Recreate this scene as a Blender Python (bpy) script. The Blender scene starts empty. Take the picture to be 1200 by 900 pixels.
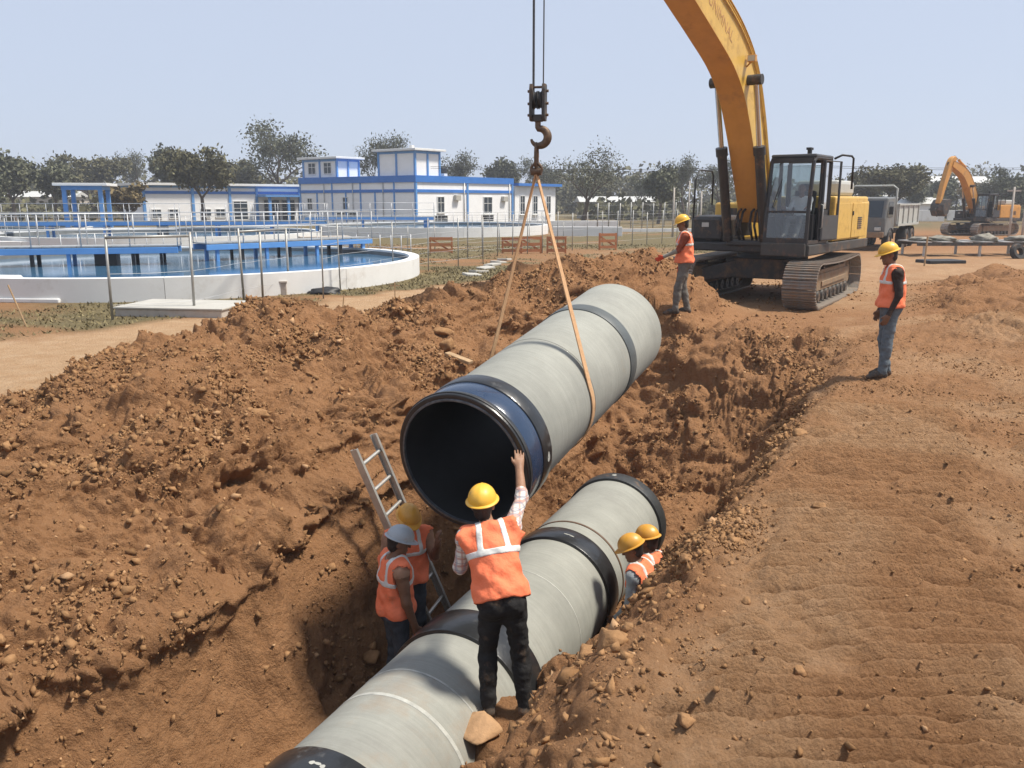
import bpy, math, random
import numpy as np
from mathutils import Matrix, Vector
R = math.radians
sc = bpy.context.scene
COL = sc.collection

# ---------------------------------------------------------------- camera, sky, sun, exposure
cam = bpy.data.cameras.new('camera'); camo = bpy.data.objects.new('camera', cam); COL.objects.link(camo)
cam.sensor_width = 36.0; cam.lens = 30.0; cam.clip_start = 0.1; cam.clip_end = 6000
CAM_H = 2.3; PITCH = math.atan(0.215)
camo.location = (0, 0, CAM_H); camo.rotation_euler = (math.pi/2 - PITCH, 0, 0)
sc.camera = camo
SUN_EL, SUN_AZ = 60.0, 92.0          # degrees; azimuth clockwise from +Y (sun stands to the right, a little behind the camera)
w = bpy.data.worlds.new('World'); sc.world = w; w.use_nodes = True
nt = w.node_tree; bgn = nt.nodes['Background']
sky = nt.nodes.new('ShaderNodeTexSky'); sky.sky_type = 'NISHITA'; sky.sun_disc = False
sky.sun_elevation = R(SUN_EL); sky.sun_rotation = R(SUN_AZ)
sky.air_density = 1.0; sky.dust_density = 0.5; sky.ozone_density = 2.5; sky.altitude = 0
hz = nt.nodes.new('ShaderNodeMix'); hz.data_type = 'RGBA'; hz.inputs[0].default_value = .88      # an even milky dry-season sky
nt.links.new(sky.outputs[0], hz.inputs[6]); hz.inputs[7].default_value = (4.75, 5.35, 6.6, 1)
nt.links.new(hz.outputs[2], bgn.inputs[0]); bgn.inputs[1].default_value = 0.095
sl = bpy.data.lights.new('sun', 'SUN'); sl.energy = 4.5; sl.angle = R(8.0); sl.color = (1.0, 0.93, 0.82)
so = bpy.data.objects.new('sun', sl); COL.objects.link(so)
_d = Vector((math.sin(R(SUN_AZ))*math.cos(R(SUN_EL)), math.cos(R(SUN_AZ))*math.cos(R(SUN_EL)), math.sin(R(SUN_EL))))
so.rotation_euler = _d.to_track_quat('Z', 'Y').to_euler(); so.location = (20, -10, 40)
sc.view_settings.view_transform = 'Standard'; sc.view_settings.look = 'None'
sc.view_settings.gamma = 1.0; sc.view_settings.exposure = 0.46; sc.view_settings.use_curve_mapping = False
sc.render.engine = 'CYCLES'; sc.cycles.use_denoising = True
sc.cycles.max_bounces = 6; sc.cycles.diffuse_bounces = 3; sc.cycles.glossy_bounces = 3
sc.cycles.transmission_bounces = 6; sc.cycles.transparent_max_bounces = 12

# ---------------------------------------------------------------- noise
_rs = np.random.RandomState(7)
_perm = _rs.permutation(256); _perm = np.concatenate([_perm]*3)
_grad = _rs.normal(size=(256, 3)); _grad /= np.linalg.norm(_grad, axis=1)[:, None]
def perlin(p):
    p = np.asarray(p, np.float64); i = np.floor(p).astype(np.int64); f = p - i; i &= 255
    u = f*f*f*(f*(f*6-15)+10); out = np.zeros(len(p))
    for a in (0, 1):
        wa = u[:, 0] if a else 1-u[:, 0]
        pa = _perm[(i[:, 0]+a) & 255]
        for b in (0, 1):
            wb = u[:, 1] if b else 1-u[:, 1]
            pb = _perm[pa+((i[:, 1]+b) & 255)]
            for c in (0, 1):
                wc = u[:, 2] if c else 1-u[:, 2]
                g = _grad[_perm[pb+((i[:, 2]+c) & 255)]]
                out += wa*wb*wc*(g[:, 0]*(f[:, 0]-a)+g[:, 1]*(f[:, 1]-b)+g[:, 2]*(f[:, 2]-c))
    return out*1.5
def sstep(a, b, x):
    t = np.clip((x-a)/(b-a), 0, 1); return t*t*(3-2*t)

# ---------------------------------------------------------------- mesh helpers
def frame_of(d):
    d = Vector(d).normalized(); up = Vector((0, 0, 1)) if abs(d.z) < .95 else Vector((1, 0, 0))
    a = d.cross(up).normalized(); b = a.cross(d).normalized(); return a, b, d
class MB:
    def __init__(s): s.v = []; s.f = []; s.m = []; s.M = None; s.mi = 0
    def add(s, vs, fs):
        o = len(s.v)
        if s.M is not None: vs = [s.M @ Vector(q) for q in vs]
        s.v += [tuple(q) for q in vs]; s.f += [tuple(o+k for k in f) for f in fs]; s.m += [s.mi]*len(fs); return s
    def box(s, c, d, rz=0, ry=0, rx=0):
        x, y, z = d[0]/2, d[1]/2, d[2]/2
        vs = [Vector((i*x, j*y, k*z)) for i in (-1, 1) for j in (-1, 1) for k in (-1, 1)]
        if rz or ry or rx:
            m = Matrix.Rotation(rz, 3, 'Z') @ Matrix.Rotation(ry, 3, 'Y') @ Matrix.Rotation(rx, 3, 'X'); vs = [m @ q for q in vs]
        return s.add([q+Vector(c) for q in vs], [(0,1,3,2),(4,6,7,5),(0,4,5,1),(2,3,7,6),(0,2,6,4),(1,5,7,3)])
    def bb(s, a, b):
        return s.box([(a[i]+b[i])/2 for i in range(3)], [abs(b[i]-a[i]) for i in range(3)])
    def tube(s, pts, r, n=8, cap=True, closed=False):
        pts = [Vector(p) for p in pts]; rs = r if isinstance(r, (list, tuple)) else [r]*len(pts)
        vs = []; N = len(pts); pa = None
        for i, p in enumerate(pts):
            d = (pts[(i+1) % N]-pts[i-1]) if closed else (pts[min(i+1, N-1)]-pts[max(i-1, 0)])
            d.normalize()
            if pa is None: a, b, _ = frame_of(d)
            else:
                a = (pa-d*pa.dot(d)); a = a.normalized() if a.length > 1e-6 else frame_of(d)[0]; b = a.cross(d)
            pa = a
            for k in range(n):
                t = 2*math.pi*k/n; vs.append(p+(a*math.cos(t)+b*math.sin(t))*rs[i])
        fs = []
        for i in range(N if closed else N-1):
            j = (i+1) % N
            for k in range(n): fs.append((i*n+k, i*n+(k+1) % n, j*n+(k+1) % n, j*n+k))
        if cap and not closed: fs += [tuple(range(n-1, -1, -1)), tuple((N-1)*n+k for k in range(n))]
        return s.add(vs, fs)
    def rev(s, prof, o, d, n=48, closed=False):
        """surface of revolution: prof = [(along, radius)...] about axis d from o"""
        a, b, d = frame_of(d); o = Vector(o); vs = []
        for (h, r) in prof:
            for k in range(n):
                t = 2*math.pi*k/n; vs.append(o+d*h+(a*math.cos(t)+b*math.sin(t))*r)
        fs = []; N = len(prof)
        for i in range(N if closed else N-1):
            j = (i+1) % N
            for k in range(n): fs.append((i*n+k, i*n+(k+1) % n, j*n+(k+1) % n, j*n+k))
        return s.add(vs, fs)
    def prism(s, poly, o, ex, ey, ez, h):
        """extrude a 2-D polygon (in ex, ey) along ez from o by h"""
        o, ex, ey, ez = map(Vector, (o, ex, ey, ez)); n = len(poly)
        vs = [o+ex*p[0]+ey*p[1] for p in poly]+[o+ex*p[0]+ey*p[1]+ez*h for p in poly]
        return s.add(vs, [tuple(range(n-1, -1, -1)), tuple(range(n, 2*n))]+[(k, (k+1) % n, n+(k+1) % n, n+k) for k in range(n)])
    def build(s, name, mat, parent=None, smooth=None, bevel=0, loc=None):
        me = bpy.data.meshes.new(name); me.from_pydata(s.v, [], s.f)
        for m in (mat if isinstance(mat, (list, tuple)) else [mat]): me.materials.append(m)
        if any(s.m): me.polygons.foreach_set('material_index', s.m)
        me.validate(); fix_normals(me)
        return finish(name, me, parent, smooth, bevel, loc)
import bmesh
def fix_normals(me):
    bm = bmesh.new(); bm.from_mesh(me); bmesh.ops.recalc_face_normals(bm, faces=bm.faces); bm.to_mesh(me); bm.free()
def finish(name, me, parent=None, smooth=None, bevel=0, loc=None):
    o = bpy.data.objects.new(name, me); COL.objects.link(o); o.parent = parent
    if loc is not None: o.location = loc
    if smooth:
        me.shade_smooth()
        if smooth is not True: me.set_sharp_from_angle(angle=R(smooth))
    if bevel:
        b = o.modifiers.new('Bevel', 'BEVEL'); b.width = bevel; b.segments = 2; b.limit_method = 'ANGLE'; b.angle_limit = R(40)
    return o
def np_mesh(name, v, f, mats, parent=None, smooth=True, mi=None):
    """fast mesh from numpy arrays; f is (n,3) or (n,4)"""
    me = bpy.data.meshes.new(name); v = np.asarray(v, np.float32); f = np.asarray(f, np.int32); k = f.shape[1]
    me.vertices.add(len(v)); me.vertices.foreach_set('co', v.ravel())
    me.loops.add(f.size); me.loops.foreach_set('vertex_index', f.ravel())
    me.polygons.add(len(f)); me.polygons.foreach_set('loop_start', np.arange(0, f.size, k, dtype=np.int32))
    for m in (mats if isinstance(mats, (list, tuple)) else [mats]): me.materials.append(m)
    if mi is not None: me.polygons.foreach_set('material_index', np.asarray(mi, np.int32))
    me.update(calc_edges=True); me.validate()
    if smooth: me.shade_smooth()
    o = bpy.data.objects.new(name, me); COL.objects.link(o); o.parent = parent
    return o
def tag(o, label=None, cat=None, group=None, kind=None):
    if label: o['label'] = label
    if cat: o['category'] = cat
    if group: o['group'] = group
    if cat and not kind: kind = 'thing'
    if kind: o['kind'] = kind
    return o
def thing(name, loc, rz, label, cat, group=None):
    o = bpy.data.objects.new(name, None); COL.objects.link(o); o.empty_display_size = .2
    o.location = loc; o.rotation_euler = (0, 0, rz); return tag(o, label, cat, group)
def copy_tree(o, parent=None):
    c = o.copy(); COL.objects.link(c); c.parent = parent
    for ch in list(o.children): copy_tree(ch, c)
    return c

# ---------------------------------------------------------------- materials
SOIL = (.26, .14, .067)
def mat(name, col, rough=.6, metal=0., var=.12, vs=6., bump=0., bs=60., dirt=None, dcol=SOIL, ds=3., spec=.5, coat=0., obj=True):
    m = bpy.data.materials.new(name); m.use_nodes = True; t = m.node_tree; n = t.nodes; L = t.links
    b = n['Principled BSDF']; b.inputs['Roughness'].default_value = rough; b.inputs['Metallic'].default_value = metal
    b.inputs['Specular IOR Level'].default_value = spec; b.inputs['Coat Weight'].default_value = coat
    tc = n.new('ShaderNodeTexCoord'); co = tc.outputs['Object']
    nz = n.new('ShaderNodeTexNoise'); nz.inputs['Scale'].default_value = vs; nz.inputs['Detail'].default_value = 6; nz.inputs['Roughness'].default_value = .65
    L.new(co, nz.inputs['Vector'])
    mr = n.new('ShaderNodeMapRange'); mr.inputs[1].default_value = .3; mr.inputs[2].default_value = .7
    mr.inputs[3].default_value = 1-var; mr.inputs[4].default_value = 1+var; L.new(nz.outputs[0], mr.inputs[0])
    mx = n.new('ShaderNodeMix'); mx.data_type = 'RGBA'; mx.blend_type = 'MULTIPLY'; mx.inputs[0].default_value = 1
    mx.inputs[6].default_value = (*col, 1); L.new(mr.outputs[0], mx.inputs[7]); out = mx.outputs[2]
    if dirt:
        n2 = n.new('ShaderNodeTexNoise'); n2.inputs['Scale'].default_value = ds; n2.inputs['Detail'].default_value = 8; n2.inputs['Roughness'].default_value = .7
        L.new(co, n2.inputs['Vector'])
        r2 = n.new('ShaderNodeMapRange'); r2.inputs[1].default_value = .62-dirt*.3; r2.inputs[2].default_value = .80-dirt*.22
        r2.inputs[3].default_value = 0; r2.inputs[4].default_value = min(1, .55+dirt*.4); L.new(n2.outputs[0], r2.inputs[0])
        m2 = n.new('ShaderNodeMix'); m2.data_type = 'RGBA'; L.new(r2.outputs[0], m2.inputs[0]); L.new(out, m2.inputs[6]); m2.inputs[7].default_value = (*dcol, 1); out = m2.outputs[2]
        m3 = n.new('ShaderNodeMix'); L.new(r2.outputs[0], m3.inputs[0]); m3.inputs[2].default_value = rough; m3.inputs[3].default_value = .9; L.new(m3.outputs[0], b.inputs['Roughness'])
        if metal:
            m4 = n.new('ShaderNodeMix'); L.new(r2.outputs[0], m4.inputs[0]); m4.inputs[2].default_value = metal; m4.inputs[3].default_value = 0; L.new(m4.outputs[0], b.inputs['Metallic'])
    L.new(out, b.inputs['Base Color'])
    if bump:
        nb = n.new('ShaderNodeTexNoise'); nb.inputs['Scale'].default_value = bs; nb.inputs['Detail'].default_value = 5; L.new(co, nb.inputs['Vector'])
        bp = n.new('ShaderNodeBump'); bp.inputs['Strength'].default_value = bump; bp.inputs['Distance'].default_value = .02
        L.new(nb.outputs[0], bp.inputs['Height']); L.new(bp.outputs[0], b.inputs['Normal'])
    return m
def glass_mat(name, tint=(.75, .82, .82), refl=.12, dirt=.1):
    m = bpy.data.materials.new(name); m.use_nodes = True; t = m.node_tree; n = t.nodes; L = t.links; n.clear()
    o = n.new('ShaderNodeOutputMaterial'); tr = n.new('ShaderNodeBsdfTransparent'); tr.inputs[0].default_value = (*tint, 1)
    gl = n.new('ShaderNodeBsdfGlossy'); gl.inputs['Roughness'].default_value = .03
    fr = n.new('ShaderNodeFresnel'); fr.inputs[0].default_value = 1.5
    ad = n.new('ShaderNodeMath'); ad.operation = 'ADD'; ad.inputs[1].default_value = refl; L.new(fr.outputs[0], ad.inputs[0])
    mx = n.new('ShaderNodeMixShader'); L.new(ad.outputs[0], mx.inputs[0]); L.new(tr.outputs[0], mx.inputs[1]); L.new(gl.outputs[0], mx.inputs[2])
    df = n.new('ShaderNodeBsdfDiffuse'); df.inputs[0].default_value = (.35, .3, .24, 1)
    nz = n.new('ShaderNodeTexNoise'); nz.inputs['Scale'].default_value = 4; nz.inputs['Detail'].default_value = 6
    ml = n.new('ShaderNodeMath'); ml.operation = 'MULTIPLY'; ml.inputs[1].default_value = dirt; L.new(nz.outputs[0], ml.inputs[0])
    m2 = n.new('ShaderNodeMixShader'); L.new(ml.outputs[0], m2.inputs[0]); L.new(mx.outputs[0], m2.inputs[1]); L.new(df.outputs[0], m2.inputs[2])
    L.new(m2.outputs[0], o.inputs[0]); return m

M = {}
M['yellow'] = mat('yellow_paint', (.60, .375, .068), .42, 0, .10, 2.5, .05, 90, dirt=.34, ds=2.6, coat=.1)
M['orange_yellow'] = mat('orange_paint', (.52, .25, .05), .45, 0, .1, 2.5, .04, 90, dirt=.3, ds=2.0)
M['black_metal'] = mat('black_metal', (.022, .021, .021), .45, 0, .25, 5, .05, 60, dirt=.26, ds=4)
M['dark_metal'] = mat('dark_metal', (.05, .048, .044), .55, .2, .25, 5, .1, 60, dirt=.42, ds=4)
M['track_steel'] = mat('track_steel', (.24, .215, .185), .5, .25, .25, 9, .15, 60, dirt=.55, ds=5)
M['track_frame'] = mat('track_frame', (.22, .16, .10), .7, .1, .25, 6, .2, 40, dirt=.65, ds=4)
M['chrome'] = mat('chrome_rod', (.55, .56, .57), .22, 1, .05, 5)
M['glass'] = glass_mat('cab_glass', (.62, .70, .70), .10, .10)
M['win_dark'] = mat('window_dark_glass', (.03, .04, .05), .12, 0, .1, 2)
M['rubber'] = mat('rubber', (.022, .021, .02), .8, 0, .2, 6, .1, 50, dirt=.35, ds=5)
M['black'] = mat('black_plastic', (.012, .012, .013), .55, 0, .2, 5)
M['grey_metal'] = mat('galvanised_steel', (.42, .42, .40), .45, .55, .2, 6, .05, 50, dirt=.12)
M['rail'] = mat('railing_steel', (.45, .46, .47), .5, .3, .15, 3)
M['alu'] = mat('ladder_aluminium', (.52, .51, .47), .42, .6, .15, 8, .05, 60, dirt=.25, ds=6)
M['wood'] = mat('weathered_wood', (.36, .24, .13), .8, 0, .3, 9, .2, 50)
M['white_paint'] = mat('white_paint', (.70, .70, .68), .6, 0, .05, 1.2, .03, 30, dirt=.16, dcol=(.42, .37, .30), ds=.9)
M['wall_white'] = mat('white_render', (.80, .80, .80), .75, 0, .05, .8, .04, 20, dirt=.14, dcol=(.45, .43, .39), ds=.6)
M['blue'] = mat('blue_paint', (.03, .16, .50), .5, 0, .1, 1.5)
M['blue_mid'] = mat('blue_frame_paint', (.10, .27, .58), .5, 0, .1, 1.5)
M['concrete'] = mat('site_concrete', (.42, .38, .33), .85, 0, .15, 3, .2, 30, dirt=.3, ds=2)
M['bark'] = mat('bark', (.10, .075, .055), .9, 0, .3, 4, .3, 20)
M['slab_top'] = mat('slab_cover', (.40, .385, .345), .8, 0, .1, 3, .1, 30)
M['rubble'] = mat('grey_rubble', (.22, .20, .16), .9, 0, .45, 6, .4, 20)
# ================================================================ GROUND
AX = np.array([-0.238, 6.749]); DS = np.array([.4083, .9129]); DT = np.array([.9129, -.4083])   # trench frame: along, across (right)
def st2xy(s, t): return AX[0]+DS[0]*s+DT[0]*t, AX[1]+DS[1]*s+DT[1]*t
def xy2st(x, y): return (x-AX[0])*DS[0]+(y-AX[1])*DS[1], (x-AX[0])*DT[0]+(y-AX[1])*DT[1]
FLOOR = -2.3
def steps(parts):
    out = [parts[0][0]]
    for (a, b, h0, h1) in parts:
        n = max(1, int(round(abs(b-a)/((h0+h1)/2)))); u = np.linspace(0, 1, n+1)[1:]
        k = h1/h0; f = u if abs(k-1) < 1e-3 else (k**u-1)/(k-1)
        out += list(a+(b-a)*f)
    return np.array(out)
def geo(a, b, h, k=1.25):
    out = [a]; sg = 1 if b > a else -1
    while (b-out[-1])*sg > 0: out.append(out[-1]+sg*h); h *= k
    return np.array(out[1:])
RIDGE = np.array([(-9.4, 1.0, .15, 1.9), (-6.6, 6.0, .05, 1.4), (-5.0, 8.6, .12, 1.1), (-4.3, 10.4, .40, 1.2), (-3.5, 12.1, .58, 1.35), (-2.5, 13.3, .62, 1.3), (-1.2, 14.2, .75, 1.4), (.2, 15.4, 1.05, 1.5), (1.5, 16.4, 1.2, 1.5), (2.7, 17.2, 1.1, 1.3), (3.5, 18.6, .6, 1.2)])
def mound(x, y):
    z = np.zeros_like(x)
    for (x0, y0, h0, w0), (x1, y1, h1, w1) in zip(RIDGE[:-1], RIDGE[1:]):
        dx, dy = x1-x0, y1-y0; L = dx*dx+dy*dy
        u = np.clip(((x-x0)*dx+(y-y0)*dy)/L, 0, 1); d = np.hypot(x-x0-u*dx, y-y0-u*dy)
        h = h0+(h1-h0)*u; wd = w0+(w1-w0)*u
        z = np.maximum(z, h*np.clip(1.12*np.exp(-(d/wd)**2*1.1)-.12, 0, 1))
    for (cx, cy, h, r) in ((-1.6, 12.0, .35, 1.0), (-3.9, 9.4, .22, .9), (-2.9, 11.2, .3, .8), (8.4, 14.8, .26, 2.0), (11.6, 19.8, .38, 2.4), (13.8, 22.0, .42, 2.2), (9.9, 12.6, .36, 2.2), (7.4, 9.0, .16, 1.6), (9.8, 17.4, .25, 1.4)):
        z = z+h*np.exp(-((x-cx)**2+(y-cy)**2)/(r*r))
    return z
def interp_s(s, keys, tabs, t):
    """profile tables (t->z) blended along s"""
    vals = [np.interp(t, [p[0] for p in tb], [p[1] for p in tb]) for tb in tabs]
    out = vals[0].copy()
    for k in range(len(keys)-1):
        u = sstep(keys[k], keys[k+1], s); out = np.where(s > keys[k], vals[k]*(1-u)+vals[k+1]*u, out)
    return out
LTAB = [[(-9, 5), (-6.2, .8), (-4.0, .0), (-2.7, -.62), (-2.12, -.84), (-1.98, -1.15), (-1.62, -1.80), (-1.3, -2.2), (-1.1, -2.3)],
        [(-9, 5), (-5.6, .8), (-3.6, .1), (-2.6, -.58), (-2.05, -.82), (-1.92, -1.15), (-1.60, -1.85), (-1.35, -2.3)],
        [(-9, 5), (-5.4, 1.0), (-3.2, .2), (-2.3, -.35), (-1.92, -.55), (-1.76, -.90), (-1.40, -1.9), (-1.25, -2.3)],
        [(-9, 5), (-4.8, 1.2), (-2.6, .2), (-1.7, -.6), (-1.4, -1.5), (-1.1, -2.3)]]
LKEY = [-3.2, -1.2, .8, 5.2]
RTAB = [[(.3, -2.3), (.52, -1.62), (.66, -1.30), (.85, -1.14), (1.15, -.78), (1.72, -.06), (1.95, .10), (2.35, .07), (9, .06)],
        [(.3, -2.3), (.50, -1.66), (.62, -1.38), (.85, -1.2), (1.15, -.76), (1.72, -.05), (1.95, .12), (2.35, .06), (9, .06)],
        [(.95, -2.3), (1.02, -1.9), (1.14, -1.06), (1.27, -.78), (1.84, -.05), (2.05, .13), (2.4, .06), (9, .05)],
        [(1.2, -2.3), (1.32, -2.2), (1.38, -1.10), (1.47, -.82), (2.0, -.05), (2.2, .10), (2.5, .04), (9, .02)],
        [(1.2, -2.3), (1.32, -2.2), (1.42, -1.2), (1.72, -.52), (2.3, -.04), (2.6, .03), (9, .02)]]
RKEY = [-2.2, -.3, .75, 1.5, 7.5]
BENCH = (-.03, 5.62, -1.385)          # trodden ledge where the guiding worker stands
def zbase(x, y):
    s, t = xy2st(x, y)
    wob = .10*np.sin(s*1.7+.4)+.07*np.sin(s*4.1+1.3)
    wobr = .05*np.sin(s*2.3)+.03*np.sin(s*5.3+.7)
    zl = interp_s(s, LKEY, LTAB, t+wob)+np.clip(s-6.6, 0, 9)*.9; zr = interp_s(s, RKEY, RTAB, t-.13+wobr*.6)
    e = s-.25*np.clip(t, -2, 2)+.18*np.sin(t*2.2)
    ze = np.interp(e, [6.6, 7.0, 8.0, 9.2, 9.7, 30], [-2.3, -2.0, -.95, -.10, .02, .02])
    ze = np.where(e > 9.6, 9., ze)
    cut = np.maximum(np.maximum(zl, ze), np.where(t > .2, zr, -9)); cut = np.maximum(cut, FLOOR)
    cut = np.where(t > 2.9, 9., cut)
    g = mound(x, y)
    g = np.where(s < 11, g, g)
    k = .06; h = np.clip(.5+.5*(g-cut)/k, 0, 1)
    z = g*(1-h)+cut*h-k*h*(1-h)
    bd_ = np.hypot((x-BENCH[0]-.07)*1.0, (y-BENCH[1]+.08)*1.0); kb = sstep(.50, .32, bd_)*(t > .3); z = z*(1-kb)+BENCH[2]*kb
    # right bank berm height is given by the profile out to t = 2.4 and then eases into the flat
    return z
def gz(x, y):
    return float(zbase(np.array([x], float), np.array([y], float))[0])
def ground_masks(x, y, s, t):
    P = np.stack([x*.22, y*.22, np.zeros_like(x)+3.3], 1); n1 = perlin(P); n2 = perlin(P*3.7+9)
    P5 = np.stack([x*.9, y*.9, np.zeros_like(x)+1.7], 1); n3 = perlin(P5)
    e = (x+9.2)*.819-(y-13.2)*.573+n2*.35+n3*.18                     # signed distance right of the grass edge line
    grass = sstep(.15, -.25, e)
    far = sstep(24, 30, y+.25*n1*8-.15*np.abs(x)); grassf = far*sstep(9.0, 5.0, x-.12*(y-24)+n1*3)
    grass = np.maximum(grass, grassf)
    patch = sstep(.05, .4, n1*.8+n2*.5+.05*n3); grass = grass*(1-.85*patch)
    far2 = sstep(60, 80, y); grass = np.maximum(grass, far2*.8)
    m = mound(x, y)
    lim = np.interp(s, [-4, 0, 4, 8, 11], [-7.2, -6.0, -5.3, -4.3, -3.2])
    pale = sstep(-.1, .3, e)*sstep(.30, .05, m)*sstep(.3, -.5, t-lim+n3*.3)
    road = sstep(17.0, 19.5, y)*sstep(46, 30, y)*sstep(2.6, 4.2, x)*sstep(.25, .08, m)
    pale = np.maximum(pale, road*(.55+.35*n2))
    pale = np.clip(pale+(.05+.34*sstep(-.15, .45, n3*.7+n2))*sstep(1.7, 2.4, t)*(s < 12), 0, 1)
    return grass, np.clip(pale, 0, 1), m
def make_ground():
    ts = np.concatenate([geo(-7.2, -900, .06)[::-1], steps([(-7.2, -4.2, .028, .022), (-4.2, -2.1, .019, .017), (-2.1, -1.15, .010, .010), (-1.15, .42, .045, .03), (.42, 1.75, .011, .012), (1.75, 4.6, .016, .024), (4.6, 9.5, .035, .09)]), geo(9.5, 900, .12)])
    ss = np.concatenate([geo(-5.2, -40, .08)[::-1], steps([(-5.2, -4.0, .04, .018), (-4.0, 2.0, .017, .017), (2.0, 7, .019, .027), (7, 13, .03, .05), (13, 22, .05, .09), (22, 26, .1, .25)]), geo(26, 1500, .3, 1.14)])
    S, T = np.meshgrid(ss, ts, indexing='ij'); ns, ntt = S.shape
    s = S.ravel(); t = T.ravel(); x, y = st2xy(s, t)
    z = zbase(x, y)
    Pm = np.stack([x, y, z], 1).reshape(ns, ntt, 3)
    du = np.gradient(Pm, axis=0); dv = np.gradient(Pm, axis=1); N = np.cross(dv, du); N /= np.linalg.norm(N, axis=2)[:, :, None]
    N = N.reshape(-1, 3); N *= np.sign(N[:, 2:3]+1e-9)
    P = Pm.reshape(-1, 3).copy()
    grass, pale, m = ground_masks(x, y, s, t)
    near = (s > -5.2) & (s < 24) & (t > -8.5) & (t < 10.5); idx = np.where(near)[0]
    p = P[idx]; tt = t[idx]; s2 = s[idx]
    cutd = sstep(.05, -.35, p[:, 2]); rough = np.clip(sstep(.10, .35, m[idx])+cutd, 0, 1)
    limn = np.interp(s2, [-4, 0, 4, 8, 11], [-7.2, -6.0, -5.3, -4.3, -3.2])
    rough = np.maximum(rough, sstep(-.6, .5, tt-limn)*sstep(2.3, 1.9, tt)*sstep(10.2, 9.2, s2-.25*tt))
    right = sstep(1.75, 2.2, tt)*sstep(11, 8.5, s2)
    rough = np.maximum(rough, .40*right); rough = np.clip(rough*(1-.9*pale[idx]*(1-right)*(tt < 1.5))*(1-.95*grass[idx])+.07, 0, 1)
    bdn = np.hypot(p[:, 0]-BENCH[0]-.07, p[:, 1]-BENCH[1]+.08); rough *= 1-.85*sstep(.52, .34, bdn)
    rough *= 1-.45*sstep(.8, 1.0, tt)*sstep(2.3, 1.9, tt)*sstep(6.5, 4.5, s2)
    lzn = np.interp(s2, [-3.2, -1.2, .8, 3], [-.98, -.98, -.72, -.72]); cutface = sstep(.02, -.18, p[:, 2]-lzn)*sstep(-2.5, -2.2, tt)*sstep(-.7, -1.0, tt)*sstep(5.5, 4, s2); rough *= 1-.72*cutface
    st0 = sstep(.85, .6, np.abs(tt-3.0))*sstep(-3.6, -2.9, s2)*sstep(5.0, 4.0, s2)+sstep(.7, .5, np.abs(tt-4.75))*sstep(-3.6, -2.9, s2)*sstep(5.0, 4.0, s2); rough *= 1-.35*st0
    f1 = sstep(17, 12, s2)*sstep(10, 7.5, tt)*sstep(-8.2, -7, tt); f2 = sstep(13.5, 10, s2)*sstep(8, 5.5, tt)*sstep(-7.6, -6.6, tt)
    steep = sstep(.75, .45, N[idx, 2])
    q = p+np.stack([perlin(p*1.3+5), perlin(p*1.3+15), perlin(p*1.3+25)], 1)*.25
    lump = sstep(-.25, .35, perlin(q*.55+31))                         # where the soil is cloddy, where it is smeared flat
    h = rough*.30*(np.abs(perlin(q*.95+1))*1.3-.28)*(1-right*.75)
    h += rough*.34*(perlin(q*.42+71)*.8)*(1-right)
    h += rough*.19*(np.abs(perlin(q*2.3+7))*1.5-.3)*(.45+.55*lump)*(1-right*.45)
    h += rough*.085*(np.abs(perlin(q*5.2+11))*1.6-.3)*(.35+.65*lump)
    h += f1*rough*.066*(np.abs(perlin(q*11.+17))*1.6-.3)*(.3+.7*sstep(-.2, .3, perlin(q*1.4+3)))
    h += f2*rough*.026*perlin(q*23.+19)
    h += f2*rough*.012*perlin(q*41.+2)
    soft = 1-.6*right
    for (fq, thr, am, ff) in ((3.1, .30, .11, 1), (6.2, .26, .075, 1), (12.5, .22, .045, f2), (24., .2, .024, f2)):       # loose lumps standing proud
        h += ff*rough*soft*am*np.sqrt(np.clip(perlin(q*fq+fq)-thr, 0, None))*(.35+.65*lump)
    g1 = np.stack([p[:, 0]*7, p[:, 1]*7, p[:, 2]*.9], 1)              # bucket-teeth grooves down the cut faces
    h += steep*cutd*.055*perlin(g1+3)*sstep(-.2, .3, perlin(p*.8+77))
    band = np.abs(((p[:, 2]+.15*perlin(p*1.1+40))*2.6) % 1-.5)         # shelves where the cut has slumped
    h += steep*cutd*.07*(band-.25)*sstep(-.1, .3, perlin(p*.6+90))
    # crawler print: ridges across the haul strip on the right bank
    xx = p[:, 0]; yy = p[:, 1]; wig = .25*perlin(np.stack([s2*.5, s2*0, s2*0+2], 1)); ph = (yy+.05*xx+.05*perlin(p*1.5))*6.1; wv = np.abs((ph % 1)-.5)*2
    for (tc_, hw, am, lo) in ((3.0, .70, .115, -.50), (4.75, .55, .10, -.3), (6.2, .45, .07, 0.)):
        strip = sstep(hw+.10, hw-.10, np.abs(tt-tc_-wig+.22*perlin(p*3.)))*sstep(-3.6, -2.9, s2)*sstep(4.9, 3.9, s2)
        h += strip*am*(.3-sstep(.46, .16, wv)+.4*sstep(.7, .9, wv))*sstep(lo, lo+.4, perlin(p*1.1+60)+.25*perlin(p*5))
    P[idx] += N[idx]*h[:, None]
    z2 = P[:, 2]
    lf = np.where((t > -6.0) & (t < -1.3) & (s > -4.8) & (s < 9))[0]; pf = P[lf]; rf = np.interp(t[lf], [-6, -5, -1.6, -1.3], [0, 1, 1, 0])      # slumped shelves creeping down the left slope
    sh = perlin(pf*np.array([1.1, 1.1, 3.6])+81)+.6*perlin(pf*np.array([2.6, 2.6, 8.])+13)+.4*perlin(pf*np.array([6., 6., 15.])+5)
    rf = rf*(.045+.12*sstep(.0, .45, perlin(pf*.7+33)))*sstep(-1.05, -.75, pf[:, 2])
    P[lf, 0] += DT[0]*rf*sh; P[lf, 1] += DT[1]*rf*sh; P[lf, 2] += rf*.3*sh
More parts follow.
